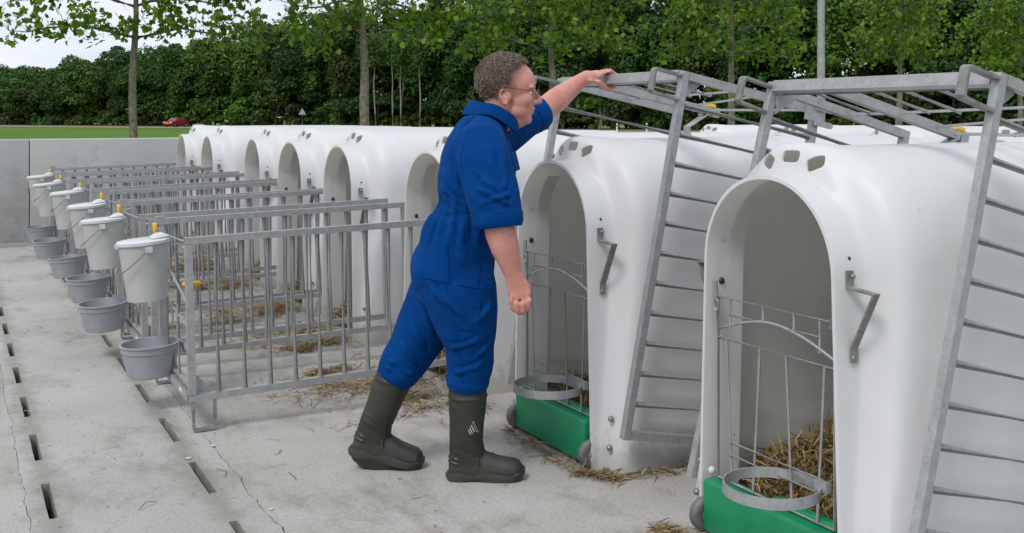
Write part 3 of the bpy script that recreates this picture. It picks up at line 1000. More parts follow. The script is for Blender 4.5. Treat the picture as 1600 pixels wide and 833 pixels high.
def hutch_shell():
    #        x     wb    ws    zs    H     n
    outer = [(0.000, 0.332, .300, .92, 1.218, 2.05), (0.045, 0.334, .301, .92, 1.219, 2.05), (0.090, 0.338, .304, .92, 1.221, 2.06),
             (0.108, 0.344, .308, .92, 1.224, 2.08), (0.122, 0.356, .318, .92, 1.232, 2.12), (0.136, 0.374, .336, .92, 1.247, 2.2), (0.150, 0.386, .357, .92, 1.266, 2.28),
             (0.165, 0.413, .377, .915, 1.283, 2.36), (0.185, 0.438, .393, .91, 1.295, 2.42), (0.22, 0.455, .402, .905, 1.302, 2.5), (0.27, 0.460, .406, .90, 1.304, 2.6),
             (0.40, 0.462, .408, .90, 1.306, 2.75), (0.7, 0.463, .409, .90, 1.308, 2.8), (1.1, 0.464, .410, .90, 1.310, 2.8), (1.6, 0.464, .410, .90, 1.310, 2.8),
             (1.95, 0.461, .406, .90, 1.305, 2.7), (2.05, 0.415, .382, .89, 1.275, 2.5), (2.10, 0.370, .34, .87, 1.21, 2.3), (2.12, 0.320, .28, .84, 1.13, 2.2)]
    fine = []
    for a_, b_ in zip(outer[:-1], outer[1:]):
        fine.append(a_)
        if .08 < a_[0] < .14:
            for t_ in (1/3, 2/3): fine.append(tuple(p_ + (q_ - p_) * t_ for p_, q_ in zip(a_, b_)))
    outer = fine + [outer[-1]]
    inner = []
    for k_, (x_, wb_, ws_, zs_, H_, n_) in enumerate(outer):
        if x_ < 0.1: inner.append((x_, .320, .288, zs_, 1.206, 2.05))
        elif x_ < 2: inner.append((x_ + .005, max(.320, wb_ - .008), max(.288, ws_ - .008), zs_, max(1.206, H_ - .008), n_))
        else: inner.append((x_ - .012, wb_ - .013, ws_ - .013, zs_, H_ - .014, n_))
    mb = MB()
    npt = len(outline(*outer[0][1:]))
    OX, OH = [s[0] for s in outer], [s[4] for s in outer]
    BX = [.085, .095, .102, .109, .116, .125, .14, .16, .22, .40]
    BZ = [1.20, 1.228, 1.254, 1.279, 1.297, 1.309, 1.317, 1.319, 1.316, 1.300]
    def brow(x, y, z):
        # raised brow over the doorway that carries the three vents
        if z < 1.1: return 0.0
        k = math.exp(-(y / 0.20) ** 4)
        return k * max(0.0, float(np.interp(x, BX, BZ)) - float(np.interp(x, OX, OH)))
    ring = []
    for st in (outer, inner):
        for s in st:
            base = len(mb.v)
            for (y, z) in outline(*s[1:]):
                mb.v.append((skirt(s[0], z), y, z + brow(s[0] - (0 if st is outer else .005), y, z)))
            ring.append(base)
    S = len(outer)
    O, I = ring[:S], ring[S:]
    for i in range(S - 1):
        for k in range(npt - 1):
            mb.f.append((O[i] + k, O[i] + k + 1, O[i+1] + k + 1, O[i+1] + k))
            mb.f.append((I[i] + k + 1, I[i] + k, I[i+1] + k, I[i+1] + k + 1))
        for e in (0, npt - 1):
            mb.f.append((O[i] + e, O[i+1] + e, I[i+1] + e, I[i] + e))
    for k in range(npt - 1): mb.f.append((O[0] + k + 1, O[0] + k, I[0] + k, I[0] + k + 1))
    mb.f.append(tuple(O[-1] + k for k in range(npt)))
    mb.f.append(tuple(I[-1] + k for k in range(npt))[::-1])
    mb.f.append((O[-1], O[-1] + npt - 1, I[-1] + npt - 1, I[-1]))
    me = mb.mesh('hutch_shell'); fix_normals(me)
    cut = MB()
    for y, tilt, w, h, zc in ((0, 0, .039, .0185, 1.276), (.106, -22, .032, .0205, 1.258), (-.106, 22, .032, .0205, 1.258)):
        q = []
        for k in range(16):
            t = 2 * math.pi * k / 16
            a, b = math.cos(t), math.sin(t)
            q.append((w * math.copysign(abs(a) ** 0.5, a), h * math.copysign(abs(b) ** 0.5, b)))
        ct, st_ = math.cos(R(tilt)), math.sin(R(tilt))
        ax = Vector((0.95, 0, -0.31))                       # drilled at right angles to the brow
        up = Vector((0.31, 0, 0.95))
        c0 = Vector((0.110, y, zc))
        ringp = []
        for e in (-0.12, 0.16):
            for a, b in q:
                yy_, zz_ = a * ct + b * st_, -a * st_ + b * ct
                ringp.append(c0 + ax * e + Vector((0, 1, 0)) * yy_ + up * zz_ * 1.1)
        n = 16
        cut.add(ringp, [(k, (k+1) % n, n + (k+1) % n, n + k) for k in range(n)] + [tuple(range(n))[::-1], tuple(range(n, 2*n))])
    cm = cut.mesh('cut'); fix_normals(cm)
    co = bpy.data.objects.new('cut', cm); COL.objects.link(co)
    out = evaluated(me, [('BOOLEAN', dict(operation='DIFFERENCE', object=co, solver='EXACT'))])
    bpy.data.objects.remove(co)
    out.name = 'hutch_shell'
    out.polygons.foreach_set('use_smooth', [True] * len(out.polygons))
    out.set_sharp_from_angle(angle=R(38))
    return out
SHELL = hutch_shell()
def door_lip():
    mb = MB(); o1 = outline(.3195, .2875, .92, 1.2055, 2.05); o2 = outline(.3255, .2935, .92, 1.2115, 2.05); n = len(o1)
    for x, o in ((.094, o1), (.158, o1), (.162, o2), (.094, o2)):
        mb.v += [(skirt(x, z) if x < .1 else x, y, z) for y, z in o]
    for r in range(3):
        for k in range(n - 1):
            if max(o1[k][1], o1[k + 1][1]) < 1.150: mb.f.append((r*n + k, r*n + k + 1, (r+1)*n + k + 1, (r+1)*n + k))
    me = mb.mesh('door_lip'); fix_normals(me)
    me.polygons.foreach_set('use_smooth', [True] * len(me.polygons)); me.set_sharp_from_angle(angle=R(40))
    return me
LIP = door_lip()

def rod(name, pts, r, parent, n=8):
    return MB().tube(pts, r, n).build(name, M['galv'], parent, 50)

def make_hutch(full):
    h = empty('calf_hutch')
    link_mesh('shell', SHELL, M['hutch'], h)
    link_mesh('door_lip', LIP, M['hutch'], h)
    for s in (1, -1):
        mb = MB().strip([(.055, s*.305, .955), (.055, s*.305, .905), (.06, s*.40, .898), (.06, s*.318, .735), (.06, s*.318, .69)], .026, .006, (1, 0, 0))
        hd = mb.build('handle', M['dullgalv'], h)
        for z in (.94, .705): MB().ellipsoid((.055, s*.319, z), (.008, .006, .008), n=8, m=6).build('bolt', M['wire'], hd, 60)
        for z in (.985, .845): MB().ellipsoid((.065, s*.289, z), (.012, .008, .012), n=8, m=6).build('bolt', M['black'], h, 60)
        for z, xx, yy_ in ((.10, .040, .395), (.21, .052, .388)): MB().ellipsoid((xx, s*yy_, z), (.012, .012, .012), n=8, m=6).build('bolt', M['wire'], h, 60)
        if not full: MB().box((.22, s*.458, .05), (.10, .03, .07)).build('foot_block', M['darkgreen'], h)
    if full:
        me = MB().box((.026, .002, .100), (.085, .580, .176)).mesh('sill'); bevelled(me, .014, 3)
        sl = link_mesh('sill', me, M['green'], h)
        me = MB().box((.050, -.13, .195), (.035, .27, .025)).mesh('sill_step'); bevelled(me, .008)
        link_mesh('sill_step', me, M['green'], sl)
        for y in (.312, -.308):
            w = MB().lathe([(.028, -.016), (.046, -.018), (.055, -.012), (.0565, 0), (.055, .012), (.046, .018), (.028, .016)], 28, axis='Y').build('wheel', M['tyre'], h, 50)
            w.location = (.010, y, .058)
            MB().lathe([(.004, -.018), (.012, -.020), (.016, -.012), (.034, -.009), (.039, -.014), (.041, .014), (.016, .012), (.004, .016)], 22, axis='Y').build('hub', M['hub'], w, 40)
        gt = MB().tube([(.03, .262, .80), (.03, .262, .195), (.03, -.272, .195), (.03, -.272, .80)], .0052, 8, closed=True).build('gate', M['galv'], h, 50)
        rod('gate_rod', [(.03, .20, .747), (.03, -.21, .747)], .0042, gt)
        for y in (.20, .04, -.21): rod('gate_rod', [(.03, y, .80), (.03, y, .747 if y == .04 else .70)], .0042, gt)
        rod('gate_rod', [(.03, -.10, .80), (.03, -.10, .747)], .0042, gt)
        rod('gate_arch', [(.03, .262 - .534 * i / 16, .690 + .062 * math.sin(math.pi * i / 16)) for i in range(17)], .0048, gt)
        rod('gate_rod', [(.03, .262, .664), (.03, -.272, .664)], .0048, gt)
        for a, b in ((.215, .186), (.05, .083), (-.07, -.097), (-.235, -.204)): rod('gate_bar', [(.026, a, .664), (.026, b, .195)], .0046, gt)
        for z in (.33, .288): rod('gate_rod', [(.022, .19, z), (.022, -.208, z)], .0046, gt)
        ring = MB()
        n = 48
        for k in range(n):
            a0, a1 = 2*math.pi*k/n, 2*math.pi*(k+1)/n
            v = []
            for r_ in (.139, .144):
                for a in (a0, a1):
                    for z in (.298, .330): v.append((-.086 + r_*math.cos(a), -.132 + r_*math.sin(a), z - .018))
            ring.add(v, [(0,2,3,1), (5,7,6,4), (1,3,7,5), (0,4,6,2)])
        ring.build('bucket_ring', M['galv'], gt, 40)
        MB().box((.018, -.235, .315), (.02, .05, .03)).build('ring_bracket', M['galv'], gt)
        MB().tube([(.025, .272, .85), (.025, .272, .72)], .007, 8).build('hinge_pin', M['galv'], gt, 50)
        MB().tube([(.02, .262 - .012 * math.cos(t * .7), .77 + .02 * math.sin(t * .7)) for t in range(9)], .003, 6, closed=True).build('hinge_loop', M['galv'], gt, 50)
        MB().box((.02, -.279, .80), (.02, .02, .03)).build('gate_latch', M['wire'], gt)
        for z in (.21,): MB().ellipsoid((.02, .285, z), (.014, .012, .014), n=8, m=6).build('bolt', M['lid'], h, 60)
    return h
hutch_near = make_hutch(True)
hutch_far = make_hutch(False)
HG, HB = 'white calf hutches in the front row', 'white calf hutches in the row behind'
fronts = [  # x, y centre, turn, label
    (2.25, 2.600, 0.0, 'nearest white calf hutch, cut by the right edge, with green sill and wire gate', True),
    (2.25, 3.947, 0.0, 'white calf hutch with green sill just right of the man, second from the right', True),
    (2.25, 5.290, 0.4, 'white calf hutch directly behind the man, its doorway half hidden by his back', False),
    (2.22, 6.700, -0.5, 'white calf hutch with the first doorway wholly visible left of the man', False),
    (2.23, 7.850, 1.0, 'white calf hutch with the second whole doorway left of the man', False),
    (2.26, 9.090, -1.5, 'white calf hutch with a narrow doorway, third whole doorway left of the man', False),
    (2.20, 10.62, -0.8, 'white calf hutch in the front row, last but one before the concrete wall', False),
    (2.16, 11.72, -1.0, 'farthest white calf hutch of the front row, next to the concrete wall', False)]
used = {True: 0, False: 0}
for x, y, a, lab, full in fronts:
    src = hutch_near if full else hutch_far
    o = src if not used[full] else copy_tree(src)
    used[full] += 1
    o.location = (x, y, 0); o.rotation_euler = (0, 0, R(a))
    tag(o, lab, 'calf hutch', HG)
    if y == 5.290:
        for ch in list(o.children):
            if ch.name.startswith('foot_block'): bpy.data.objects.remove(ch)
for x, y, a, lab in ((7.7, 6.02, 0, 'white hutch of the row behind, at the right edge beside the warning sign'),
                     (7.7, 7.33, 0, 'white hutch of the row behind, vents seen under the right yellow clip'),
                     (7.72, 8.70, 0, 'white hutch of the row behind, its vents seen below the lamp pole'),
                     (7.75, 10.05, 0, 'leftmost white hutch of the row behind, near the left yellow pen clip')):
    o = copy_tree(hutch_far)
    o.location = (x, y, 0); o.rotation_euler = (0, 0, R(a))
    tag(o, lab, 'calf hutch', HB)

# ================================================================== PENS (galvanised fence that hinges on its hutch)
PL, PW, PH = 1.43, 0.482, 0.70          # length, half width, height between rails
def make_pen():
    p = empty('calf_pen')
    bar_me = MB().tube([(0, 0, 0.015), (0, 0, PH - 0.015)], .0122, 8).mesh('bar', 50); bar_me.materials.append(M['galv'])
    for s in (1, -1):
        y = s * PW
        for nm, c in (('bottom_rail', 0.0), ('top_rail', PH)):
            MB().hollow((0.0, y, c), (-PL - .016, y, c), .030).build(nm, M['galv'], p)
        for nm, a, w in (('back_post', .018, .032), ('front_post', PL, .032)):
            MB().bar((-a, y, 0.0171), (-a, y, PH - 0.0171), w, w, up=(1, 0, 0)).build(nm, M['galv'], p)
        for k in range(1, 12):
            b = link_mesh('bar', bar_me, None, p); b.location = (-.018 - (PL - .018) * k / 12, y, 0)
        # flat U-shaped foot and its gusset
        MB().strip([(-PL + .003, y, -.017), (-PL + .003, y, -.138), (-PL + .010, y, -.145), (-PL + .088, y, -.145), (-PL + .095, y, -.138), (-PL + .100, y, -.017)], .032, .010, (0, 1, 0)).build('foot', M['dullgalv'], p)
        g_ = MB(); yy0, yy1 = y - s * .019, y - s * .023
        t = [(-PL, -.01), (-PL, .10), (-PL + .14, .02), (-PL + .12, -.01)]
        t = [(-PL - .012, .017), (-PL - .012, .03), (-PL + .02, .10), (-PL + .10, .017)]
        g_.add([(a, yy0, c) for a, c in t] + [(a, yy1, c) for a, c in t], [(0,1,2,3), (7,6,5,4)] + [(i, 4+i, 4+(i+1) % 4, (i+1) % 4) for i in range(4)])
        fix_normals(g_.build('gusset', M['galv'], p).data)
    # front panel: double bottom beam, hook bar, thin rods towards the near post
    MB().hollow((-PL, -PW + .0175, .003), (-PL, PW - .0175, .003), .040, up=(0, 0, 1)).build('front_beam', M['galv'], p)
    MB().tube([(-PL + .005, -PW + .018, .040), (-PL + .005, PW - .018, .040)], .0165, 10).build('front_tube', M['galv'], p, 50)
    hb = MB().bar((-PL, .23, .058), (-PL, .23, PH), .034, .034, up=(1, 0, 0)).build('hook_bar', M['galv'], p)
    MB().bar((-PL + .0, .23, PH + .010), (-PL + .0, .23, PH + .050), .030, .045, up=(1, 0, 0)).build('clip_block', M['greyback'], hb)
    bevelled(MB().box((-PL - .026, .23, PH - .006), (.018, .042, .048)).build('clip', M['yellow'], hb).data, .004)
    MB().strip([(-PL + .017, .23, PH - .02), (-PL + .10, .23, PH - .12), (-PL + .17, .23, PH - .10)], .05, .005, (0, 1, 0)).build('hook_plate', M['galv'], hb)
    rod('front_rod', [(-PL, .215, PH - .03), (-PL, -PW + .016, PH - .01)], .006, p)
    rod('front_rod', [(-PL, .215, PH - .13), (-PL, -PW + .016, PH - .30)], .0055, p)
    rod('front_rod', [(-PL, .215, PH - .33), (-PL, -PW + .016, PH - .40)], .0055, p)
    for y in (.36, .08, -.05, -.19): 
        rod('front_bar', [(-PL, y, .05), (-PL, y, PH - .33)], .007, p)
    rod('front_rod', [(-PL, .214, PH - .32), (-PL, PW - .016, PH - .32)], .006, p)
    MB().lathe([(.0, -.040), (.009, -.038), (.011, -.032), (.011, .032), (.009, .038), (.0, .040)], 12, c=(-PL + .02, -.43, .50), axis='X').build('knob', M['orange'], p, 50)
    return p
def add_latch(p):
    # latch with two round-ended tongues at the near front corner
    lt = MB().box((-PL + .02, -PW - .022, PH - .02), (.06, .006, .10)).build('latch_plate', M['galv'], p)
    for dx in (-.01, .055):
        mb = MB()
        n = 8
        q = [(-.012, 0), (.012, 0)] + [(.012 * math.cos(math.pi * k / n), .09 + .012 * math.sin(math.pi * k / n)) for k in range(n + 1)]
        m_ = len(q)
        mb.add([(-PL + dx + a, -PW - .026, PH + b - .02) for a, b in q] + [(-PL + dx + a, -PW - .034, PH + b - .02) for a, b in q],
               [tuple(range(m_)), tuple(range(m_, 2 * m_))[::-1]] + [(i, m_ + i, m_ + (i+1) % m_, (i+1) % m_) for i in range(m_)])
        fix_normals(mb.build('latch_tongue', M['galv'], lt).data)
pen0 = make_pen()
# the round-off of paint or a maker's mark on the raised beams: a small worn white label
pens = [
    (2.315, 2.572, .130, 90 + 15.0, 'raised galvanised pen tipped up over the nearest hutch at the right edge', 'pens tipped up over their hutches'),
    (2.288, 3.922, .163, 90 + 11.3, 'raised galvanised pen tipped up over its hutch, held by the man', 'pens tipped up over their hutches'),
    (2.375, 5.350, .190, -1.5, 'nearest lowered galvanised pen, its side fence in full view left of the man', 'pens standing on the ground'),
    (2.370, 6.620, .190, -1.5, 'lowered galvanised pen, second of the standing pens counted from the man', 'pens standing on the ground'),
    (2.400, 7.730, .190, -1.5, 'lowered galvanised pen, third of the standing pens counted from the man', 'pens standing on the ground'),
    (2.390, 9.030, .190, -1.5, 'lowered galvanised pen, fourth of the standing pens counted from the man', 'pens standing on the ground'),
    (2.350, 10.33, .190, -1.5, 'lowered galvanised pen, last but one before the concrete wall', 'pens standing on the ground'),
    (2.360, 11.62, .190, -1.5, 'farthest lowered galvanised pen, close to the concrete wall', 'pens standing on the ground')]
for i, (x, y, z, th, lab, grp) in enumerate(pens):
    o = pen0 if i == 0 else copy_tree(pen0)
    o.location = (x, y, z); o.rotation_euler = (0, R(th), 0)
    tag(o, lab, 'pen', grp)
    if i == 1: add_latch(o)
    if i < 2:
        # worn white maker's label on the raised beam
        mb = MB()
        for k, (w, dx) in enumerate(((.010, 0), (.004, .014), (.012, .024), (.012, .042))):
            mb.box((-PL - .0212, -.34 + dx, .006), (.001, w, .018))
        mb.build('worn_label', M['white'], o)['kind'] = 'stuff'

# ================================================================== BUCKETS AND BOWLS
def make_bucket():
    b = empty('milk_bucket')
    MB().lathe([(.0, .004), (.090, .004), (.093, .0), (.116, .262), (.121, .266), (.121, .276), (.113, .276), (.090, .012), (.0, .012)], 32).build('pail', M['bucket'], b, 40)
    l = MB().lathe([(.1245, .268), (.1250, .282), (.119, .2865), (.0, .2865)], 32).build('lid', M['lid'], b, 40)
    w = MB()
    q = [(.03, .2885), (.062, .308), (.090, .310), (.114, .296), (.114, .2885)]
    for s in (-.042, .042): pass
    n = len(q)
    w.add([(x, -.042 if 0 < i < 4 and z > .3 else -.055, z) for i, (x, z) in enumerate(q)] + [(x, .042 if 0 < i < 4 and z > .3 else .055, z) for i, (x, z) in enumerate(q)],
          [tuple(range(n)), tuple(range(n, 2*n))[::-1]] + [(i, n+i, n+(i+1) % n, (i+1) % n) for i in range(n)])
    hm = w.build('lid_hump', M['lid'], l); fix_normals(hm.data); bevelled(hm.data, .006)
    for s in (1, -1):
        MB().box((0, s*.122, .248), (.032, .012, .028)).build('ear', M['lid'], b)
        MB().box((-.124, s*.02, .268), (.012, .012, .018)).build('lid_tab', M['lid'], l)
    pts = []
    for k in range(25):
        t = math.pi * k / 24
        pts.append((-.085 * math.sin(t) - .004 - .045 * math.sin(t), .126 * math.cos(t), .248 - .115 * math.sin(t)))
    MB().tube(pts, .0028, 6).build('wire_handle', M['wire'], b, 60)
    MB().strip([(.112, 0, .24), (.135, 0, .245), (.150, 0, .20)], .04, .004, (0, 1, 0)).build('hanger', M['galv'], b)
    return b
def make_bowl():
    b = empty('feed_bowl')
    MB().lathe([(0, .004), (.100, .0), (.108, .006), (.128, .118), (.133, .122), (.135, .148), (.141, .151), (.141, .157), (.130, .157), (.122, .118), (.100, .016), (0, .012)], 36).build('bowl_shell', M['bowl'], b, 35)
    MB().strip([(.136, 0, .14), (.150, 0, .145), (.160, 0, .09)], .06, .004, (0, 1, 0)).build('hanger', M['bowl'], b)
    return b
bk0, bw0 = make_bucket(), make_bowl()
names = ['nearest pen', 'second standing pen', 'third standing pen', 'fourth standing pen', 'last pen but one', 'farthest pen']
spots = [(5.37, .835, .862), (6.62, .80, .80), (7.72, .83, .83), (9.02, .82, .82), (10.30, .78, .78), (11.62, .80, .80)]
blab = ['largest looking lidded white bucket hanging on the front of the nearest standing pen',
        'lidded white bucket second from the front in the line of hanging buckets',
        'lidded white bucket third from the front in the line of hanging buckets',
        'lidded white bucket fourth from the front in the line of hanging buckets',
        'lidded white bucket last but one in the line, close to the concrete wall',
        'farthest lidded white bucket in the line, partly hidden, by the concrete wall']
wlab = ['largest looking empty grey feed bowl hanging low on the nearest standing pen',
        'empty grey feed bowl second from the front, low on its pen',
        'empty grey feed bowl third from the front, low on its pen',
        'empty grey feed bowl fourth from the front, low on its pen',
        'grey feed bowl last but one in the line towards the concrete wall',
        'farthest grey feed bowl, partly hidden behind another, by the concrete wall']
for i, (y, xb, xw_) in enumerate(spots):
    rs = random.Random(90 + i)
    o = bk0 if i == 0 else copy_tree(bk0)
    o.location = (xb, y, .530 + rs.uniform(-.006, .006)); o.rotation_euler = (R(rs.uniform(-1.5, 1.5)), R(-4.5 + rs.uniform(-1, 1)), R(rs.uniform(-14, 14)))
    tag(o, blab[i], 'bucket', 'lidded buckets hanging on the pens')
    o = bw0 if i == 0 else copy_tree(bw0)
    o.location = (xw_ - .012, y + rs.uniform(-.02, .02), .160 + rs.uniform(-.006, .006)); o.rotation_euler = (R(rs.uniform(-2, 2)), R(-3 + rs.uniform(-1.5, 1)), R(rs.uniform(-5, 5)))
    tag(o, wlab[i], 'bowl', 'grey feed bowls hanging on the pens')

# ================================================================== STRAW
def straw_np(P, Nrm, lmin=.05, lmax=.19, w=.0042, lift=.35):
    n = len(P)
    a = rng.normal(size=(n, 3))
    a -= Nrm * (a * Nrm).sum(1)[:, None] * (1 - lift)
    a /= np.linalg.norm(a, axis=1)[:, None] + 1e-9
    up = np.where(np.abs(a[:, 2:3]) > 0.9, np.array([[1.0, 0, 0]]), np.array([[0, 0, 1.0]]))
    s = np.cross(a, up); s /= np.linalg.norm(s, axis=1)[:, None] + 1e-9
    L = rng.uniform(lmin, lmax, n)[:, None]
    ww = (w * rng.uniform(.6, 1.3, n))[:, None]
    bend = rng.normal(size=(n, 3)) * 0.13 * L
    tw = rng.normal(size=(n, 1)) * 0.5
    s2 = s + np.cross(a, s) * tw
    V = np.empty((n, 6, 3))
    for i, (t, b) in enumerate(((-.5, 0), (0, 1), (.5, 0))):
        c = P + a * L * t + bend * b
        V[:, 2*i] = c - s2 * ww / 2; V[:, 2*i+1] = c + s2 * ww / 2
    V[:, :, 2] = np.maximum(V[:, :, 2], 0.003)
    F = np.array([[0, 1, 3, 2], [2, 3, 5, 4]])[None] + (np.arange(n) * 6)[:, None, None]
    return V.reshape(-1, 3), F.reshape(-1, 4)

def bedding(seed, depth):
    r = np.random.default_rng(seed)
    nx, ny = 30, 18
    X = np.linspace(.03, 1.95, nx); Yv = np.linspace(-.405, .405, ny)
    def hgt(x, y):
        t = np.clip((x - .02) / .45, 0, 1); t = t * t * (3 - 2 * t)
        return depth * (.42 + .58 * t) + .035 * np.sin(7 * x + seed) * np.cos(6 * y + seed) + .02 * np.sin(19 * x - 11 * y)
    V = np.array([(x, y * (0.62 if x < .17 else 1.0), max(.01, hgt(x, y))) for x in X for y in Yv])
    F = np.array([(i*ny + j, (i+1)*ny + j, (i+1)*ny + j + 1, i*ny + j + 1) for i in range(nx-1) for j in range(ny-1)])
    n = 5200
    x = r.uniform(.02, 1.2, n) ** 1.0; y = r.uniform(-.35, .35, n) * np.where(x < .19, .68, 1.0)
    P = np.stack([x, y, hgt(x, y) + r.uniform(-.01, .03, n)], 1)
    V2, F2 = straw_np(P, np.tile([0, 0, 1.0], (n, 1)), .04, .15, .0042, .5)
    return np_mesh('straw_bedding', np.concatenate([V, V2]), np.concatenate([F, F2 + len(V)]))
beds = [bedding(3, .23), bedding(9, .18)]
for i, (x, y, a, lab, full) in enumerate(fronts[:6]):
    o = link_mesh('straw_bedding', beds[0 if i == 0 else 1], M['straw'])
    o.location = (x + .02, y, 0)
    wh = ['nearest hutch', 'hutch right of the man', 'hutch behind the man', 'first whole hutch left of the man', 'second whole hutch left of the man', 'third whole hutch left of the man'][i]
    tag(o, 'heap of straw bedding inside the ' + wh, 'straw', 'straw bedding in the hutches', 'stuff')

# loose straw on the yard
P = []
def patch(cx, cy, rx, ry, n, h=.012):
    t = rng.uniform(0, 2 * math.pi, n); q = np.sqrt(rng.uniform(0, 1, n)) * np.clip(rng.normal(.75, .3, n), 0, 1.4)
    P.append(np.stack([cx + rx * q * np.cos(t), cy + ry * q * np.sin(t), rng.uniform(.002, h, n)], 1))
for y in (5.35, 6.62, 7.73, 9.03, 10.3):
    for _ in range(9):
        patch(2.12 - abs(rng.normal(0, .33)), y + rng.uniform(-.42, .42), rng.uniform(.06, .22), rng.uniform(.05, .17), int(rng.integers(40, 190)), .02)
    patch(2.12, y, .22, .42, 520, .035)
    patch(1.75, y, .42, .46, 520)
patch(2.05, 4.75, .28, .10, 140, .02); patch(1.75, 4.65, .35, .06, 40)
patch(2.20, 4.62, .10, .12, 120, .03)
for x0, y0, x1, y1, n in ((2.20, 4.25, 2.18, 3.70, 150), (2.17, 3.62, 2.28, 3.46, 190), (2.30, 3.455, 2.9, 3.44, 120), (2.17, 2.95, 2.14, 2.4, 90), (2.14, 2.98, 2.08, 2.88, 170)):
    t = rng.uniform(0, 1, n)
    P.append(np.stack([x0 + (x1 - x0) * t + rng.normal(0, .025, n), y0 + (y1 - y0) * t + rng.normal(0, .025, n), rng.uniform(.002, .022, n)], 1))
n = 110
P.append(np.stack([rng.uniform(.3, 2.2, n), rng.uniform(2.2, 8, n), np.full(n, .004)], 1))
P = np.concatenate(P)
V, F = straw_np(P, np.tile([0, 0, 1.0], (len(P), 1)), .025, .11, .0032, .10)
ls = link_mesh('loose_straw', np_mesh('loose_straw', V, F), M['straw'])
tag(ls, 'loose yellow straw scattered over the concrete around the pens', 'straw', kind='stuff')

# small chalky droppings and flakes on the channel cover
mb = MB()
rs = random.Random(5)
for cx, cy, s in ((.985, 4.62, .014), (.86, 4.50, .016), (1.01, 3.78, .012)):
    n = 11
    q = [(cx + s * rs.uniform(.55, 1) * math.cos(2*math.pi*k/n), cy + s * .8 * rs.uniform(.5, 1) * math.sin(2*math.pi*k/n), .004) for k in range(n)]
    mb.add(q + [(cx, cy, .006)], [(k, (k+1) % n, n) for k in range(n)])
fl = mb.build('white_flakes', M['lid']); tag(fl, 'small chalky white flakes lying on the concrete by the channel', 'flakes', kind='stuff')

# specks of dirt and chaff trodden over the concrete
n = 320
P = np.stack([rng.uniform(.0, 2.6, n), rng.uniform(2.0, 9, n), np.full(n, .0035)], 1)
V, F = straw_np(P, np.tile([0, 0, 1.0], (n, 1)), .004, .02, .0035, .05)
sp = link_mesh('dirt_specks', np_mesh('dirt_specks', V, F), M['straw'])
tag(sp, 'small dark specks of dirt scattered over the concrete', 'dirt', kind='stuff')

# ================================================================== THE MAN
# own frame: x ahead (towards the hutch), y to his left, z up
def V3(*a): return Vector(a)
man = empty('person', (1.851, 3.771, 0), (0, 0, -YAW))
tag(man, 'man in blue coveralls and olive rubber boots leaning on the raised pen, right arm hanging', 'person')

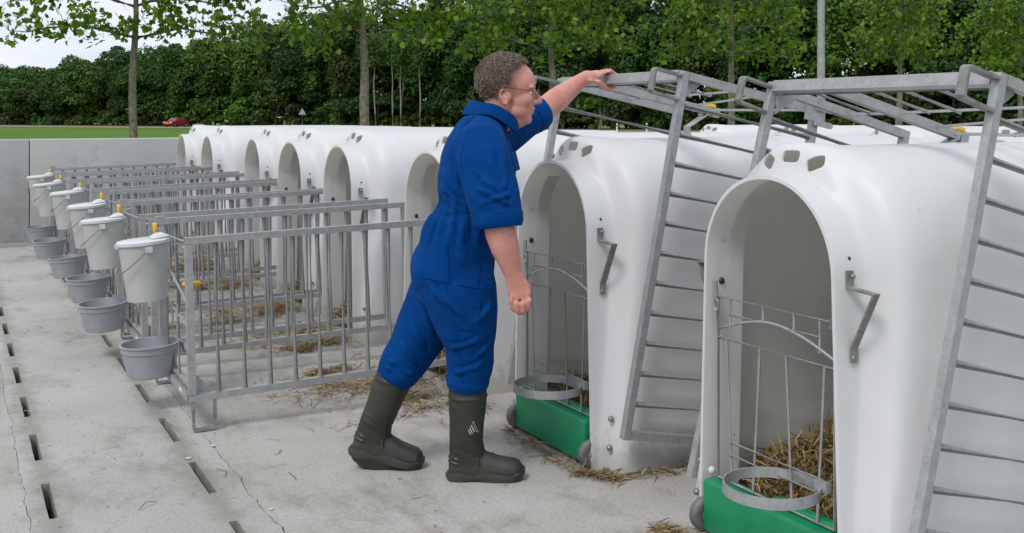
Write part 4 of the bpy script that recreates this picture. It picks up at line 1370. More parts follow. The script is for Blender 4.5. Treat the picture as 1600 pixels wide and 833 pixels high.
HC = Vector((0.0829, 0.0000, 1.4803))             # between the ears
HR = Matrix.Rotation(R(6), 3, 'Y')
def hp(x, y, z): return HC + HR @ Vector((x, y, z))
def build_body():
    b = MB()
    E = lambda c, r, rot=None, n=20, m=14: b.ellipsoid(hp(*c), r, (HR @ rot) if rot else HR, n, m)
    # head
    E((-.008, 0, .072), (.102, .077, .090), n=28, m=20)
    E((.042, 0, .052), (.070, .068, .083), n=24, m=18)
    E((.054, 0, -.012), (.059, .061, .068), n=24, m=18)
    E((.048, 0, -.050), (.061, .060, .050), n=24, m=18)
    E((.092, 0, -.080), (.021, .026, .021))
    E((.070, 0, -.080), (.034, .036, .028))
    E((.035, 0, -.088), (.056, .050, .038))
    E((.088, 0, -.040), (.029, .032, .034))
    E((.1135, 0, -.035), (.006, .019, .006)); E((.1120, 0, -.0505), (.006, .017, .0065))
    b.tube([hp(.100, 0, .045), hp(.112, 0, .030), hp(.126, 0, .010), hp(.131, 0, -.002)], [.010, .0095, .012, .014], 12)
    E((.131, 0, -.005), (.015, .0135, .0125))
    for s in (1, -1):
        E((.117, s * .012, -.010), (.013, .010, .010))
        E((.099, s * .030, .047), (.013, .028, .010))
        E((.074, s * .038, -.004), (.034, .022, .028))
        E((-.002, s * .072, -.006), (.016, .007, .024), Matrix.Rotation(R(-12), 3, 'Y'))
        E((.012, s * .069, .0), (.012, .011, .02))
        ring = []
        for k in range(14):
            t = 2 * math.pi * k / 14
            ring.append(hp(-.004 + .0165 * math.cos(t) * (1.0 if math.sin(t) > 0 else .7) - .006 * math.sin(t), s * (.084 if math.cos(t) < .4 else .077), -.003 + .029 * math.sin(t)))
        b.tube(ring, .0048, 8, closed=True)
    # neck
    b.loft([(hp(-.015, 0, .01), .060, .062), (hp(-.020, 0, -.06), .062, .060), (Vector((0.0402, 0.0000, 1.3925)), .066, .064), (Vector((0.0151, 0.0000, 1.3473)), .08, .09)], 20)
    # trunk and legs (under the coveralls)
    b.loft([(Vector((0.0226, 0.0000, 1.3824)), .055, .07), (Vector((0.0001, 0.0000, 1.3448)), .085, .15), (Vector((-0.0175, 0.0000, 1.2695)), .115, .17), (Vector((-0.0326, 0.0000, 1.1314)), .115, .16),
            (Vector((-0.0602, 0.0000, 1.0259)), .105, .145), (Vector((-0.1079, 0.0000, 0.8678)), .115, .155), (Vector((-0.1179, 0.0000, 0.7548)), .115, .15), (Vector((-0.1205, 0.0000, 0.6845)), .09, .12)], 20)
    b.loft([(Vector((-0.1068, -0.0700, 0.7903)), .10, .08), (Vector((-0.0695, -0.0750, 0.6184)), .075, .072), (Vector((-0.0574, -0.0700, 0.4940)), .06, .06), (Vector((-0.0679, -0.0550, 0.3421)), .055, .055), (Vector((-0.0853, -0.0550, 0.1191)), .04, .04)], 16)
    b.loft([(Vector((-0.1421, 0.0700, 0.7696)), .10, .08), (Vector((-0.2301, 0.0850, 0.5753)), .075, .072), (Vector((-0.3013, 0.0800, 0.4611)), .06, .06), (Vector((-0.3667, 0.0700, 0.3561)), .055, .055), (Vector((-0.4325, 0.0650, 0.1712)), .04, .04)], 16)
    # right arm and hand, hanging
    b.loft([(Vector((-0.0076, -0.1700, 1.3061)), .06, .055), (Vector((0.0372, -0.2500, 1.1238)), .056, .054), (Vector((0.0541, -0.2820, 1.0323)), .054, .052), (Vector((0.0682, -0.2880, 0.9721)), .0575, .054),
            (Vector((0.0846, -0.2880, 0.9160)), .052, .047), (Vector((0.1033, -0.2860, 0.8596)), .040, .034), (Vector((0.1127, -0.2850, 0.8267)), .0345, .027), (Vector((0.1220, -0.2850, 0.7986)), .038, .022),
            (Vector((0.1337, -0.2860, 0.7730)), .044, .018), (Vector((0.1384, -0.2880, 0.7499)), .042, .017), (Vector((0.1396, -0.2890, 0.7361)), .037, .014)], 18)
    fing = [
            (V3(0.1080, -0.2900, 0.7573), V3(0.1045, -0.3000, 0.7310), V3(0.1092, -0.2920, 0.7039), V3(0.1150, -0.2800, 0.6924), 0.0095),
            (V3(0.1267, -0.2900, 0.7503), V3(0.1255, -0.3000, 0.7193), V3(0.1279, -0.2920, 0.6922), V3(0.1326, -0.2800, 0.6818), 0.0106),
            (V3(0.1477, -0.2900, 0.7503), V3(0.1488, -0.3000, 0.7193), V3(0.1489, -0.2920, 0.6922), V3(0.1502, -0.2800, 0.6818), 0.0108),
            (V3(0.1676, -0.2900, 0.7596), V3(0.1709, -0.3000, 0.7310), V3(0.1687, -0.2920, 0.7062), V3(0.1666, -0.2800, 0.6936), 0.0104)]
    for k, p1, p2, t, r in fing:
        q = [k, p1, p2, t]
        b.tube(q, [r * 1.12, r * 1.05, r, r * .8], 10)
        for a, rr in zip(q, (1.15, 1.08, 1.0, .8)): b.ellipsoid(a, (r*rr, r*rr, r*rr), n=10, m=8)
    b.ellipsoid(V3(0.1385, -0.2800, 0.7346), (.034, .012, .016))
    q = [V3(0.1362, -0.2680, 0.7936), V3(0.1622, -0.2540, 0.7726), V3(0.1694, -0.2460, 0.7453), V3(0.1600, -0.2480, 0.7268)]
    b.tube(q, [.016, .0125, .0105, .0085], 10)
    b.ellipsoid(q[-1], (.0085, .0085, .0085), n=10, m=8)
    # left arm reaching to the raised pen, hand closed over its beam
    gd, td, up = V3(.886, .4635, 0), V3(-.4635, .886, 0), V3(0, 0, 1)
    B = Vector(BEAM)
    wrist = B - gd * .125 - td * .01 + up * .006
    sh = Vector((0.0636, 0.1700, 1.3190)); el = Vector((0.2518, 0.3400, 1.4380))
    b.loft([(sh, .065, .06), ((sh + el) / 2, .056, .054), (el, .052, .050), (el + (wrist - el) * .3, .053, .048), (el + (wrist - el) * .7, .041, .036), (wrist, .032, .028),
            (wrist + gd * .03 + up * .012, .033, .034), (B - gd * .060 + up * .022, .028, .043), (B - gd * .030 + up * .034, .021, .046)], 18, lat=td)
    for i, (o, r) in enumerate(((-.036, .0108), (-.013, .0114), (.010, .0112), (.032, .0098))):
        k = 1.0 - .05 * abs(i - 1)
        q = [B - gd * .034 + up * .036 + td * o, B + gd * .006 * k + up * .048 + td * o * 1.02, B + gd * .040 * k + up * .030 + td * o, B + gd * .046 * k - up * .004 + td * o * .95, B + gd * .028 - up * .024 + td * o * .9]
        b.tube(q, [r * 1.1, r * 1.08, r, r * .95, r * .8], 10)
        for a, rr in zip(q, (1.1, 1.1, 1.03, .95, .8)): b.ellipsoid(a, (r*rr,)*3, n=10, m=8)
    q = [wrist + gd * .025 - td * .022, wrist + gd * .06 - td * .045 - up * .006, B - gd * .032 - td * .050 - up * .026, B - gd * .004 - td * .046 - up * .036]
    b.tube(q, [.016, .0135, .011, .0085], 10)
    b.ellipsoid(q[-1], (.0088,)*3, n=10, m=8)
    return remeshed(b, 'body', .0042, 3, .5)
BEAM = (0.5170, 0.5300, 1.5540)
body = link_mesh('body', build_body(), M['skin'], man)

# face details
for s in (1, -1):
    e = MB().ellipsoid(hp(.092, s * .030, .026), (.0125, .0135, .0115), HR).build('eye', M['eye'], man, 80)
    MB().ellipsoid(hp(.1035, s * .031, .026), (.003, .0055, .0055), HR, 10, 6).build('iris', M['iris'], e, 80)
    lid = MB().ellipsoid(hp(.0925, s * .030, .032), (.0132, .0148, .0085), HR).build('eyelid', M['skin'], e, 80)
    MB().tube([hp(.107, s * .012, .0515), hp(.110, s * .028, .0565), hp(.100, s * .048, .053)], [.003, .0042, .002], 6).build('eyebrow', M['strand'], man, 60)
MB().tube([hp(.1125, -.017, -.0435), hp(.1185, 0, -.0425), hp(.1125, .017, -.0435)], .0016, 6).build('mouth', M['lips'], man, 60)
gl = MB()
for s in (1, -1):
    gl.tube([hp(.127 - .010 * abs(math.cos(2*math.pi*k/20) if math.cos(2*math.pi*k/20) > 0 else 0), s * (.033 + .024 * math.cos(2*math.pi*k/20)), .023 + .018 * math.sin(2*math.pi*k/20)) for k in range(20)], .0012, 6, closed=True)
gl.tube([hp(.128, -.010, .029), hp(.130, 0, .032), hp(.128, .010, .029)], .0012, 6)
glasses = gl.build('spectacle_rims', M['frame'], man, 60)
for s in (1, -1):
    MB().tube([hp(.117, s * .057, .030), hp(.106, s * .072, .032), hp(.03, s * .0795, .033), hp(-.004, s * .082, .034), hp(-.018, s * .082, .020)], .0014, 6).build('temple_arm', M['frame'], glasses, 60)
    q = [hp(.125 - .008 * max(0, math.cos(2*math.pi*k/20)), s * (.033 + .0235 * math.cos(2*math.pi*k/20)), .023 + .0175 * math.sin(2*math.pi*k/20)) for k in range(20)]
    m_ = MB(); m_.add(q + [hp(.1245, s * .033, .023)], [(k, (k+1) % 20, 20) for k in range(20)])
    m_.build('lens', M['lens'], glasses, 60)

# hair: a thick curly cap with loose curls
def in_hair(d):
    """d: unit direction from the skull centre in the head's frame"""
    x, y, z = d
    if z > .55: return x < .60 + .22 * (z - .55) / .45 - .35 * max(0, abs(y) - .22)
    if z > .15: return x < .24 + .36 * ((z - .15) / .40) ** 1.5 - .10 * max(0, abs(y) - .4)
    if z > -.35: return x < .24 - .10 * (.15 - z)  and not (x > -.12 and z < -.28)
    return x < -.22 and z > -.88
hr = MB(); strands = []
rsh = random.Random(77)
SC = Vector((-.008, 0, .066)); SR = Vector((.108, .085, .096))
nlat, nlon = 44, 72
idx = {}
for i in range(1, nlat):
    ph = math.pi * i / nlat
    for k in range(nlon):
        t = 2 * math.pi * k / nlon
        d = Vector((math.sin(ph)*math.cos(t), math.sin(ph)*math.sin(t), math.cos(ph)))
        if not in_hair(d): continue
        nz_ = noise.noise(d * 9) * .5 + noise.noise(d * 21 + Vector((4, 0, 0))) * .5
        th = .006 + .005 * nz_ + .004 * max(0, -d.x)
        if d.z < -.3: th *= .8
        p = SC + Vector((d.x * SR.x, d.y * SR.y, d.z * SR.z)) + d * th
        idx[(i, k)] = len(hr.v); hr.v.append(tuple(hp(*p)))
for i in range(1, nlat - 1):
    for k in range(nlon):
        q = [(i, k), (i, (k+1) % nlon), (i+1, (k+1) % nlon), (i+1, k)]
        if all(j in idx for j in q): hr.f.append(tuple(idx[j] for j in q)[::-1])
if (1, 0) in idx:
    top = len(hr.v); hr.v.append(tuple(hp(SC.x, 0, SC.z + SR.z + .008)))
    for k in range(nlon): hr.f.append((top, idx[(1, k)], idx[(1, (k+1) % nlon)]))
hair = hr.build('hair', M['hair'], man, 80)
cm = MB()
for _ in range(5200):
    d = Vector((rsh.gauss(0, 1), rsh.gauss(0, 1), rsh.gauss(.25, 1))).normalized()
    if not in_hair(d): continue
    p = SC + Vector((d.x * SR.x, d.y * SR.y, d.z * SR.z)) + d * rsh.uniform(.002, .010)
    a, b_ = basis(d)
    rr = rsh.uniform(.0035, .0075); ph = rsh.uniform(0, 6.28); sw = rsh.uniform(2.2, 4.5)
    pts = []
    for k in range(5):
        t = ph + sw * k / 4
        pts.append(hp(*(p + a * rr * math.cos(t) + b_ * rr * math.sin(t) + d * (.0022 * k))))
    cm.tube(pts, [.0007, .0009, .0008, .0007, .0004], 3, cap=False)
curl = cm.build('curls', M['strand'], hair, 80); curl['kind'] = 'stuff'

# coveralls
FOLDS = [(Vector(a), Vector(b), w, h) for a, b, w, h in (
    ((-0.1208, -0.1700, 1.2988), (-0.0938, -0.1800, 1.1429), 0.014, 0.012),
    ((-0.0895, -0.1700, 1.3229), (-0.0474, -0.2000, 1.2111), 0.012, 0.011),
    ((-0.1603, -0.1200, 1.2073), (-0.0799, -0.1700, 1.0893), 0.016, 0.012),
    ((-0.1665, -0.1000, 1.1378), (-0.0486, -0.1700, 1.0652), 0.014, 0.012),
    ((-0.0262, -0.3300, 1.1479), (0.1080, -0.3500, 1.0801), 0.012, 0.012),
    ((-0.0120, -0.3400, 1.0839), (0.1218, -0.3400, 1.1301), 0.011, 0.01),
    ((-0.0295, -0.3000, 1.2158), (0.0504, -0.3450, 1.1304), 0.013, 0.01),
    ((0.1080, -0.3000, 1.2438), (0.0757, -0.3450, 1.1304), 0.012, 0.009),
    ((-0.0192, -0.3300, 1.0415), (0.0850, -0.3600, 1.0626), 0.01, 0.009),
    ((-0.0513, -0.1000, 1.4074), (-0.0943, -0.1700, 1.3061), 0.013, 0.011),
    ((-0.0194, -0.1000, 1.3951), (0.0124, -0.2000, 1.3235), 0.011, 0.01),
    ((-0.1618, -0.1700, 0.7448), (-0.0598, -0.1900, 0.6402), 0.016, 0.013),
    ((-0.2180, -0.1600, 0.7794), (-0.1329, -0.1700, 0.6846), 0.014, 0.012),
    ((0.0473, -0.1400, 0.7035), (-0.0482, -0.1800, 0.6143), 0.014, 0.01),
    ((-0.1341, -0.1500, 0.5237), (-0.0076, -0.1700, 0.5641), 0.012, 0.011),
    ((-0.1298, -0.1400, 0.4220), (0.0160, -0.1500, 0.4728), 0.011, 0.010),
    ((0.0345, -0.1000, 0.5741), (-0.0247, -0.1650, 0.4907), 0.012, 0.011),
    ((-0.2918, -0.0200, 0.6080), (-0.2168, -0.0200, 0.4581), 0.014, 0.013),
    ((-0.2534, -0.0300, 0.6473), (-0.1668, -0.0200, 0.4955), 0.013, 0.012),
    ((-0.3378, -0.0100, 0.5309), (-0.2552, -0.0100, 0.4182), 0.012, 0.013),
    ((-0.3815, 0.0000, 0.4536), (-0.2686, 0.0000, 0.3782), 0.01, 0.012),
    ((-0.3991, 0.0000, 0.4285), (-0.3138, 0.0000, 0.3732), 0.009, 0.01),
    ((-0.1649, -0.0500, 0.6137), (-0.2418, -0.0200, 0.4331), 0.012, 0.01),
    ((-0.1035, -0.1800, 0.8906), (-0.0238, -0.1900, 0.8080), 0.013, 0.009),
    ((-0.2026, -0.1400, 0.9947), (-0.2261, -0.1500, 0.8505), 0.012, 0.01),
    ((-0.1329, -0.1700, 1.0098), (-0.1467, -0.1800, 0.8786), 0.01, 0.008),
    ((-0.0799, -0.1700, 1.0170), (-0.0794, -0.1800, 0.9146), 0.01, 0.008),
    ((-0.0248, -0.1600, 1.0088), (-0.0076, -0.1700, 0.8893), 0.011, 0.009),
    ((0.1080, 0.2000, 1.3421), (0.2102, 0.3000, 1.3812), 0.011, 0.01),
    ((0.1237, 0.1800, 1.3162), (0.2317, 0.3000, 1.3758), 0.011, 0.01),
    ((-0.1603, -0.1200, 1.0415), (-0.0248, -0.1600, 1.0209), 0.008, 0.008),
    ((0.0088, -0.2500, 1.3244), (0.0388, -0.3400, 1.1877), 0.02, 0.007),
    ((0.0727, -0.2600, 1.3011), (0.0895, -0.3300, 1.1756), 0.014, 0.008),
    ((-0.2218, -0.0200, 1.1077), (-0.1603, -0.1200, 1.0415), 0.014, 0.01),
)]
def build_coverall():
    c = MB()
    c.loft([(Vector((-0.1205, 0.0000, 0.6494)), .085, .13), (Vector((-0.1205, 0.0000, 0.6895)), .135, .165), (Vector((-0.1205, 0.0000, 0.7649)), .158, .182), (Vector((-0.1129, 0.0000, 0.8452)), .158, .184), (Vector((-0.0979, 0.0000, 0.9155)), .150, .182),
            (Vector((-0.0753, 0.0000, 0.9757)), .141, .174), (Vector((-0.0652, 0.0000, 1.0109)), .130, .163), (Vector((-0.0577, 0.0000, 1.0335)), .123, .157), (Vector((-0.0527, 0.0000, 1.0510)), .132, .164), (Vector((-0.0426, 0.0000, 1.0862)), .147, .178), (Vector((-0.0301, 0.0000, 1.1565)), .155, .19),
            (Vector((-0.0225, 0.0000, 1.2318)), .149, .198), (Vector((-0.0150, 0.0000, 1.2921)), .132, .20), (Vector((-0.0025, 0.0000, 1.3423)), .108, .185), (Vector((0.0151, 0.0000, 1.3824)), .085, .135), (Vector((0.0327, 0.0000, 1.4151)), .074, .082)], 28)
    c.loft([(Vector((0.0026, -0.1000, 1.3289)), .075, .08), (Vector((-0.0072, -0.1850, 1.3016)), .098, .075), (Vector((0.0059, -0.2260, 1.2408)), .103, .080), (Vector((0.0230, -0.2520, 1.1711)), .100, .080), (Vector((0.0375, -0.2680, 1.1133)), .098, .078),
            (Vector((0.0470, -0.2780, 1.0671)), .094, .078), (Vector((0.0542, -0.2840, 1.0325)), .090, .077), (Vector((0.0589, -0.2870, 1.0094)), .084, .073)], 22)
    c.loft([(Vector((0.0183, 0.0900, 1.3179)), .085, .08), (Vector((0.0636, 0.1700, 1.3216)), .088, .08), (Vector((0.1239, 0.2260, 1.3577)), .078, .074), (Vector((0.1803, 0.2770, 1.3920)), .071, .069), (Vector((0.2240, 0.3150, 1.4189)), .066, .064)], 20, lat=(-.45, .89, 0))
    # near leg, cloth heaped over the boot top
    c.loft([(Vector((-0.1073, -0.0600, 0.8135)), .142, .115), (Vector((-0.0917, -0.0750, 0.7293)), .142, .118), (Vector((-0.0744, -0.0770, 0.6434)), .128, .110), (Vector((-0.0621, -0.0750, 0.5691)), .110, .103), (Vector((-0.0574, -0.0700, 0.5187)), .096, .093),
            (Vector((-0.0551, -0.0660, 0.4808)), .094, .092), (Vector((-0.0527, -0.0640, 0.4531)), .091, .089), (Vector((-0.0552, -0.0620, 0.4255)), .089, .088), (Vector((-0.0603, -0.0600, 0.4027)), .083, .084), (Vector((-0.0653, -0.0580, 0.3775)), .086, .086), (Vector((-0.0679, -0.0560, 0.3498)), .075, .076)], 22)
    c.loft([(Vector((-0.1364, 0.0600, 0.7965)), .142, .115), (Vector((-0.1682, 0.0780, 0.7045)), .132, .115), (Vector((-0.2147, 0.0850, 0.6137)), .118, .108), (Vector((-0.2557, 0.0850, 0.5369)), .110, .102), (Vector((-0.2912, 0.0810, 0.4737)), .098, .093),
            (Vector((-0.3164, 0.0770, 0.4336)), .095, .090), (Vector((-0.3365, 0.0740, 0.4037)), .089, .088), (Vector((-0.3541, 0.0710, 0.3763)), .082, .083), (Vector((-0.3692, 0.0690, 0.3512)), .070, .072)], 22)
    # placket fold and seat fullness
    c.ellipsoid(V3(-0.2083, 0.0000, 0.8100), (.085, .15, .12))
    c.ellipsoid(V3(0.0277, 0.0000, 1.1063), (.10, .15, .14))
    me = remeshed(c, 'coverall', .0065, 8, .5)
    # creases: pushed along the normal by stretched ridged noise, deeper at the elbows, knees and waist
    waist = Vector((-0.0602, 0.0000, 1.0285)).z
    n = len(me.vertices)
    nrm = [v.normal.copy() for v in me.vertices]
    kneeR = Vector((-0.0574, -0.0700, 0.4990)); kneeL = Vector((-0.3013, 0.0800, 0.4560)); elb = Vector((0.0422, -0.2700, 1.0829)); pit = Vector((-0.0474, -0.2000, 1.2279)); crotch = Vector((-0.1682, 0.0000, 0.6544)); lsl = Vector((0.1775, 0.2700, 1.3813)); bootR = Vector((-0.0627, -0.0600, 0.3928)); bootL = Vector((-0.3463, 0.0700, 0.3867))
    for v, nn in zip(me.vertices, nrm):
        p = v.co.copy()
        w = .35
        for c_, s_, k_ in ((kneeR, .12, .8), (kneeL, .14, .9), (elb, .10, .8), (pit, .14, .8), (crotch, .16, .7), (lsl, .12, .8), (bootR, .08, 1.2), (bootL, .09, 1.2)):
            w += k_ * math.exp(-((p - c_).length / s_) ** 2)
        q = Vector((p.x * 4 + p.z * 3, p.y * 5, p.z * 8 - p.x * 4))
        r1 = 1 - abs(noise.noise(q)) * 2
        q3 = Vector((p.x * 4 - p.z * 3, p.y * 4, p.z * 4))
        d = w * .0030 * (r1 if r1 > 0 else .4 * r1) + .006 * noise.noise(q3)
        for a_, b_, wd, hh in FOLDS:                       # single long folds
            ab = b_ - a_
            t_ = max(0.0, min(1.0, (p - a_).dot(ab) / ab.length_squared))
            dist = (p - (a_ + ab * t_)).length
            if dist < wd * 3:
                e_ = dist / wd
                d += 1.75 * hh * (math.exp(-1.5 * e_) - .30 * math.exp(-((e_ - 1.5) ** 2) * 3)) * min(1.0, 3 * t_ + .1, 3 * (1 - t_) + .1)
        # gathers at the elastic waist
        dz = p.z - waist
        ang = math.atan2(p.y, p.x - Vector((-0.0602, 0.0000, 1.0285)).x)
        if p.y > -.24:
            d += .0085 * math.exp(-((dz + .05) / .055) ** 2) * math.sin(ang * 22 + 3 * noise.noise((ang * 3, 0, 0))) + .0045 * math.exp(-((dz - .035) / .03) ** 2) * math.sin(ang * 19) - .004 * math.exp(-(dz / .010) ** 2)
        v.co = p + nn * d
    me.update()
    return me
cov = link_mesh('coverall', build_coverall(), M['cloth'], man)
def band(name, rings, th, n=36, lat=(0, 1, 0)):
    """cloth band with thickness following rings (centre, sag, lat)"""
    mb = MB(); N_ = len(rings)
    C = [Vector(r[0]) for r in rings]; lat = Vector(lat)
    for off_ in (0, th):
        for i in range(N_):
            d = (C[min(i+1, N_-1)] - C[max(i-1, 0)]).normalized()
            l = (lat - d * lat.dot(d)).normalized(); sg = d.cross(l).normalized()
            for k in range(n):
                t = 2 * math.pi * k / n
                wob = 1 + .02 * math.sin(3 * t + i) + .012 * math.sin(7 * t + 2 * i)
                mb.v.append(tuple(C[i] + sg * ((rings[i][1] - off_) * math.cos(t) * wob) + l * ((rings[i][2] - off_) * math.sin(t) * wob)))
    for i in range(N_ - 1):
        for k in range(n):
            a, b2 = i*n + k, i*n + (k+1) % n
            mb.f.append((a, a + n, b2 + n, b2))
            o = N_ * n
            mb.f.append((o + b2, o + b2 + n, o + a + n, o + a))
    o = N_ * n
    for k in range(n):
        a, b2 = k, (k+1) % n
        mb.f.append((a, b2, o + b2, o + a))
        a, b2 = (N_-1)*n + k, (N_-1)*n + (k+1) % n
        mb.f.append((b2, a, o + a, o + b2))
    ob = mb.build(name, M['cloth'], cov, 60); fix_normals(ob.data); return ob
band('rolled_cuff', [(Vector((0.0494, -0.2810, 1.0486)), .0935, .081), (Vector((0.0542, -0.2840, 1.0302)), .0955, .083), (Vector((0.0601, -0.2870, 1.0047)), .091, .079), (Vector((0.0612, -0.2880, 0.9955)), .084, .073)], .008)
band('rolled_cuff', [(Vector((0.1857, 0.2820, 1.3946)), .0735, .071), (Vector((0.2075, 0.3010, 1.4081)), .076, .073), (Vector((0.2282, 0.3190, 1.4216)), .071, .069), (Vector((0.2351, 0.3250, 1.4257)), .064, .062)], .008, lat=(-.45, .89, 0))
# collar, open at the throat
mb = MB(); n = 40; rows = []
for j, (cx, cz, a, b_, drop) in enumerate(((0.0302, 1.4126, .080, .083, 0), (0.0339, 1.4351, .081, .082, .004), (0.0365, 1.4552, .084, .084, .008), (0.0327, 1.4452, .096, .096, .016), (0.0226, 1.4050, .112, .118, .028))):
    C = Vector((cx, 0, cz))
    row = []
    for k in range(n + 1):
        t = R(32) + (2 * math.pi - R(64)) * k / n           # gap at the throat (+x)
        fr = max(0, math.cos(t))
        row.append(C + Vector((a * math.cos(t) + .022 * fr, b_ * math.sin(t) * (1 - .18 * fr), -.038 * fr * fr - (.065 * fr if j == 4 else .035 * fr) + (.016 if j in (2, 3) else 0) * max(0, -math.cos(t)))))
    rows.append(row)
for row in rows: mb.v += [tuple(p) for p in row]
for j in range(len(rows) - 1):
    for k in range(n):
        a = j * (n + 1) + k
        mb.f.append((a, a + 1, a + n + 2, a + n + 1))
me = mb.mesh('collar'); fix_normals(me)
me = evaluated(me, [('SOLIDIFY', dict(thickness=.005, offset=0)), ('SUBSURF', dict(levels=1, render_levels=1))])
me.polygons.foreach_set('use_smooth', [True] * len(me.polygons))
link_mesh('collar', me, M['cloth'], cov)
# patch pockets and flap, laid on the cloth
def snap_patch(name, corners, off_=.003, th=.004, nu=10, nv=10, axis=(0, -1, 0)):
    """cloth patch projected on to the coverall from the side 'axis'"""
    dg = bpy.context.evaluated_depsgraph_get(); dg.update()
    from mathutils.bvhtree import BVHTree
    bv = SNAP['bv'] if 'bv' in SNAP else SNAP.setdefault('bv', BVHTree.FromPolygons([v.co for v in cov.data.vertices], [p.vertices for p in cov.data.polygons]))
    ax = Vector(axis).normalized(); g2 = MB()
    A_, B_, C_, D_ = [Vector(q) for q in corners]
    for i in range(nu + 1):
        for j in range(nv + 1):
            s, t = i / nu, j / nv
            p = A_ * (1-s) * (1-t) + B_ * s * (1-t) + C_ * s * t + D_ * (1-s) * t
            hit = bv.ray_cast(p + ax * .6, -ax)
            q = (hit[0] + ax * off_) if hit[0] else p
            g2.v.append(tuple(q))
    for i in range(nu):
        for j in range(nv):
            a = i * (nv + 1) + j
            g2.f.append((a, a + 1, a + nv + 2, a + nv + 1))
    m2 = g2.mesh(name)
    m2 = evaluated(m2, [('SMOOTH', dict(factor=.5, iterations=2)), ('SOLIDIFY', dict(thickness=th, offset=0))])
    m2.polygons.foreach_set('use_smooth', [True] * len(m2.polygons)); m2.set_sharp_from_angle(angle=R(50))
    link_mesh(name, m2, M['cloth'], cov)
SNAP = {}
snap_patch('seat_pocket', [V3(-0.2253, 0, 0.9270), V3(-0.1322, 0, 0.9172), V3(-0.1224, 0, 0.7751), V3(-0.2277, 0, 0.7898)])
snap_patch('leg_pocket', [V3(-0.0979, 0, 0.7261), V3(-0.0096, 0, 0.7163), V3(-0.0145, 0, 0.5937), V3(-0.0930, 0, 0.6035)])
snap_patch('side_pocket', [V3(-0.0832, 0, 0.8878), V3(-0.0096, 0, 0.8486), V3(-0.0194, 0, 0.7555), V3(-0.0979, 0, 0.7702)])
fp = MB().box((0, 0, 0), (.012, .13, .075)).mesh('chest_pocket_flap'); bevelled(fp, .004)
o = link_mesh('chest_pocket_flap', fp, M['cloth'], cov); o.location = Vector((0.1179, -0.0700, 1.2297)); o.rotation_euler = (0, R(-14), R(-8))

def seam(pts, r=.0017):
    """raised stitched seam lying on the cloth"""
    bv = SNAP['bv']; out = []
    for (a, b_), (a2, b2) in zip(pts[:-1], pts[1:]):
        for k in range(8):
            q = Vector((a + (a2 - a) * k / 8, 0, b_ + (b2 - b_) * k / 8))
            h = bv.ray_cast(q + Vector((0, -.6, 0)), Vector((0, 1, 0)))
            if h[0]: out.append(h[0] + Vector((0, -.0006, 0)))
    if len(out) > 3: MB().tube(out, r, 6).build('seam', M['cloth'], cov, 60)
seam([(-0.0439, 1.3583), (-0.0709, 1.3044), (-0.0832, 1.2358), (-0.0734, 1.1672), (-0.0464, 1.1133)])
seam([(-0.1812, 1.0496), (-0.1248, 1.0397), (-0.0684, 1.0324)], .0024)
seam([(-0.1763, 1.0348), (-0.1224, 1.0250), (-0.0635, 1.0177)], .0024)
seam([(-0.1371, 0.7702), (-0.1175, 0.6721), (-0.0979, 0.5741), (-0.0832, 0.4761), (-0.0783, 0.3781)])
seam([(-0.0268, 1.4172), (-0.0684, 1.3681), (-0.0979, 1.3240)])
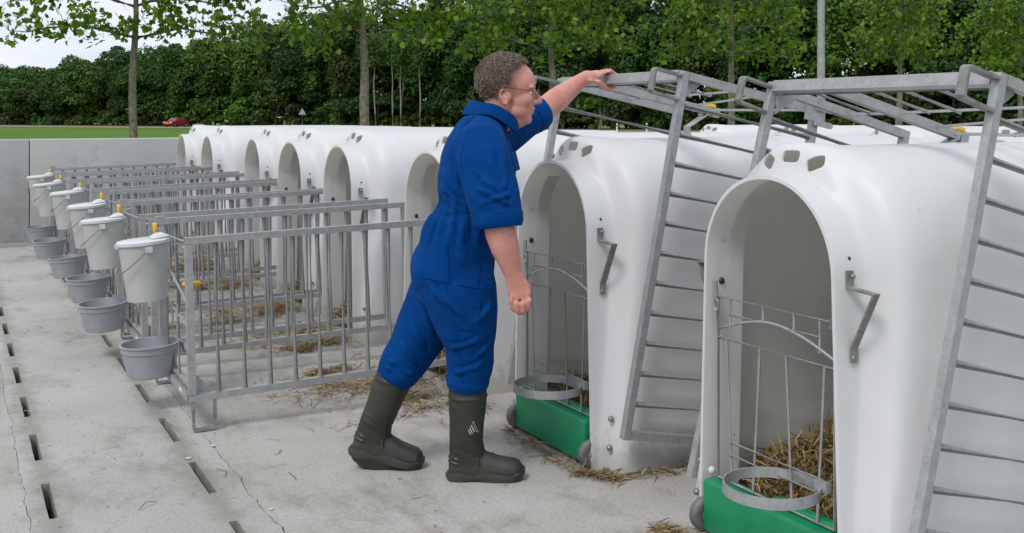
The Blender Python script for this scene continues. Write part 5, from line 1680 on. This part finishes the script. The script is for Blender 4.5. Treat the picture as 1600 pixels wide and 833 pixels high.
# boots
def make_boot(name_label, shaft_bend):
    s = MB()
    k = shaft_bend
    s.loft([((.078 + k * .30, 0, .375), .073, .068), ((.077 + k * .26, 0, .335), .0735, .068), ((.075 + k * .2, 0, .27), .071, .066), ((.072 + k * .12, 0, .20), .066, .061), ((.071 + k * .05, 0, .15), .063, .055),
            ((.074 + k * .02, 0, .115), .067, .049), ((.080, 0, .075), .075, .043), ((.083, 0, .03), .075, .040)], 24)
    s.loft([((.004, 0, .032), .034, .028), ((.018, 0, .032), .055, .038), ((.06, 0, .032), .078, .043), ((.11, 0, .032), .086, .044), ((.15, 0, .032), .075, .046), ((.19, 0, .032), .060, .049),
            ((.23, 0, .032), .053, .0505), ((.264, 0, .034), .046, .046), ((.284, 0, .036), .034, .033), ((.292, 0, .038), .018, .017)], 24)
    for z in (.345, .352, .338): pass
    s.tube([(.078 + k * .25 + .074 * math.cos(t / 24 * 2 * math.pi), .0685 * math.sin(t / 24 * 2 * math.pi), .322 + .003 * math.cos(t / 24 * 2 * math.pi)) for t in range(24)], .0042, 6, closed=True)
    for zz in (.072, .088): s.tube([(-.001, 0, zz), (.004, -.022, zz), (.020, -.036, zz), (.040, -.043, zz - .006)], .0025, 6)
    s.tube([(.118, -.036, .03), (.122, -.043, .06), (.118, -.046, .09)], .003, 6)
    me = remeshed(s, 'boot', .0045, 3, .5)
    for v in me.vertices:                                     # soft creases across ankle and shaft
        p = v.co
        w = math.exp(-((p.z - .14) / .05) ** 2) + .55 * math.exp(-((p.z - .30) / .05) ** 2)
        v.co = p + v.normal * (w * .0032 * (1 - 2 * abs(noise.noise((p.x * 9, p.y * 9, p.z * 34 + p.x * 12)))) )
    me.update()
    b = link_mesh('boot', me, M['boot'], man)
    prof = [(-.003, .024), (.010, .040), (.05, .0475), (.10, .045), (.15, .048), (.20, .0555), (.24, .0565), (.272, .048), (.292, .028), (.300, .0)]
    out = [(-.006, 0)] + prof[:-1]
    loop = [(x, -y) for x, y in [(-.009, .0)] + prof] + [(x, y) for x, y in prof[::-1][1:]]
    n = len(loop)
    so = MB()
    lev = []
    for zi, gscale in ((.0, .97), (.012, 1.0), (.024, 1.0), (1, .985)):
        base = len(so.v)
        for x, y in loop:
            lift = .012 * max(0, (x - .21) / .08) ** 2            # toe spring
            arch = .013 if .085 < x < .13 and zi == 0 else 0
            z = zi + lift + arch if zi != 1 else .030 + lift + .010 * math.sin(x * 46) * (1 if x < .25 else .5)
            so.v.append((.145 + (x - .145) * gscale, y * gscale, z))
        lev.append(base)
    for a, b2 in zip(lev[:-1], lev[1:]):
        for k2 in range(n): so.f.append((a + k2, a + (k2+1) % n, b2 + (k2+1) % n, b2 + k2))
    so.f.append(tuple(lev[0] + i for i in range(n))[::-1]); so.f.append(tuple(lev[-1] + i for i in range(n)))
    ob = so.build('sole', M['sole'], b, 40); fix_normals(ob.data)
    return b
bR = make_boot('right', 0.0)
bR.location = Vector((-0.1398, -0.0550, 0.0002)); bR.location.z = 0.0
bL = make_boot('left', .10)
bL.location = Vector((-0.5395, 0.0650, 0.0616)); bL.rotation_euler = (0, R(13.5), R(4))
bR['label'] = 'front rubber boot flat on the concrete, white print on its shaft'
bL['label'] = 'rear rubber boot with the heel lifted'
# white print on the front boot: maker's word and three slashes
def boot_text():
    cu = bpy.data.curves.new('boot_word', 'FONT'); cu.body = 'DUNLOP'; cu.size = .0125; cu.extrude = .0004
    t = bpy.data.objects.new('boot_word', cu); COL.objects.link(t)
    dg = bpy.context.evaluated_depsgraph_get(); dg.update()
    me = bpy.data.meshes.new_from_object(t.evaluated_get(dg)); bpy.data.objects.remove(t)
    return me
wm = link_mesh('boot_word', boot_text(), M['white'], bR)
from mathutils.bvhtree import BVHTree
bvb = BVHTree.FromPolygons([v.co for v in bR.data.vertices], [p.vertices for p in bR.data.polygons])
def wrap(me, x0, z0, ang):
    ca, sa = math.cos(ang), math.sin(ang)
    for v in me.vertices:
        x, z = x0 + v.co.x * ca - v.co.y * sa, z0 + v.co.x * sa + v.co.y * ca
        h = bvb.ray_cast(Vector((x, -.3, z)), Vector((0, 1, 0)))
        v.co = Vector((x, (h[0].y if h[0] else -.06) - .0008 - abs(v.co.z) , z))
wrap(wm.data, .094, .238, R(-68))
sl = MB()
for i, (x0, z0, L) in enumerate(((.098, .212, .030), (.092, .204, .026), (.086, .198, .022))):
    sl.box((0, 0, 0), (L, .0021, .0006), None)
    k = len(sl.v) - 8
    for j in range(k, k + 8):
        x, y, z = sl.v[j]
        ca, sa = math.cos(R(-66)), math.sin(R(-66))
        X_, Z_ = x0 + x * ca - y * sa, z0 + x * sa + y * ca
        h = bvb.ray_cast(Vector((X_, -.3, Z_)), Vector((0, 1, 0)))
        sl.v[j] = (X_, (h[0].y if h[0] else -.06) - .0011 + z, Z_)
s_ = sl.build('boot_slashes', M['white'], bR); s_['kind'] = 'stuff'
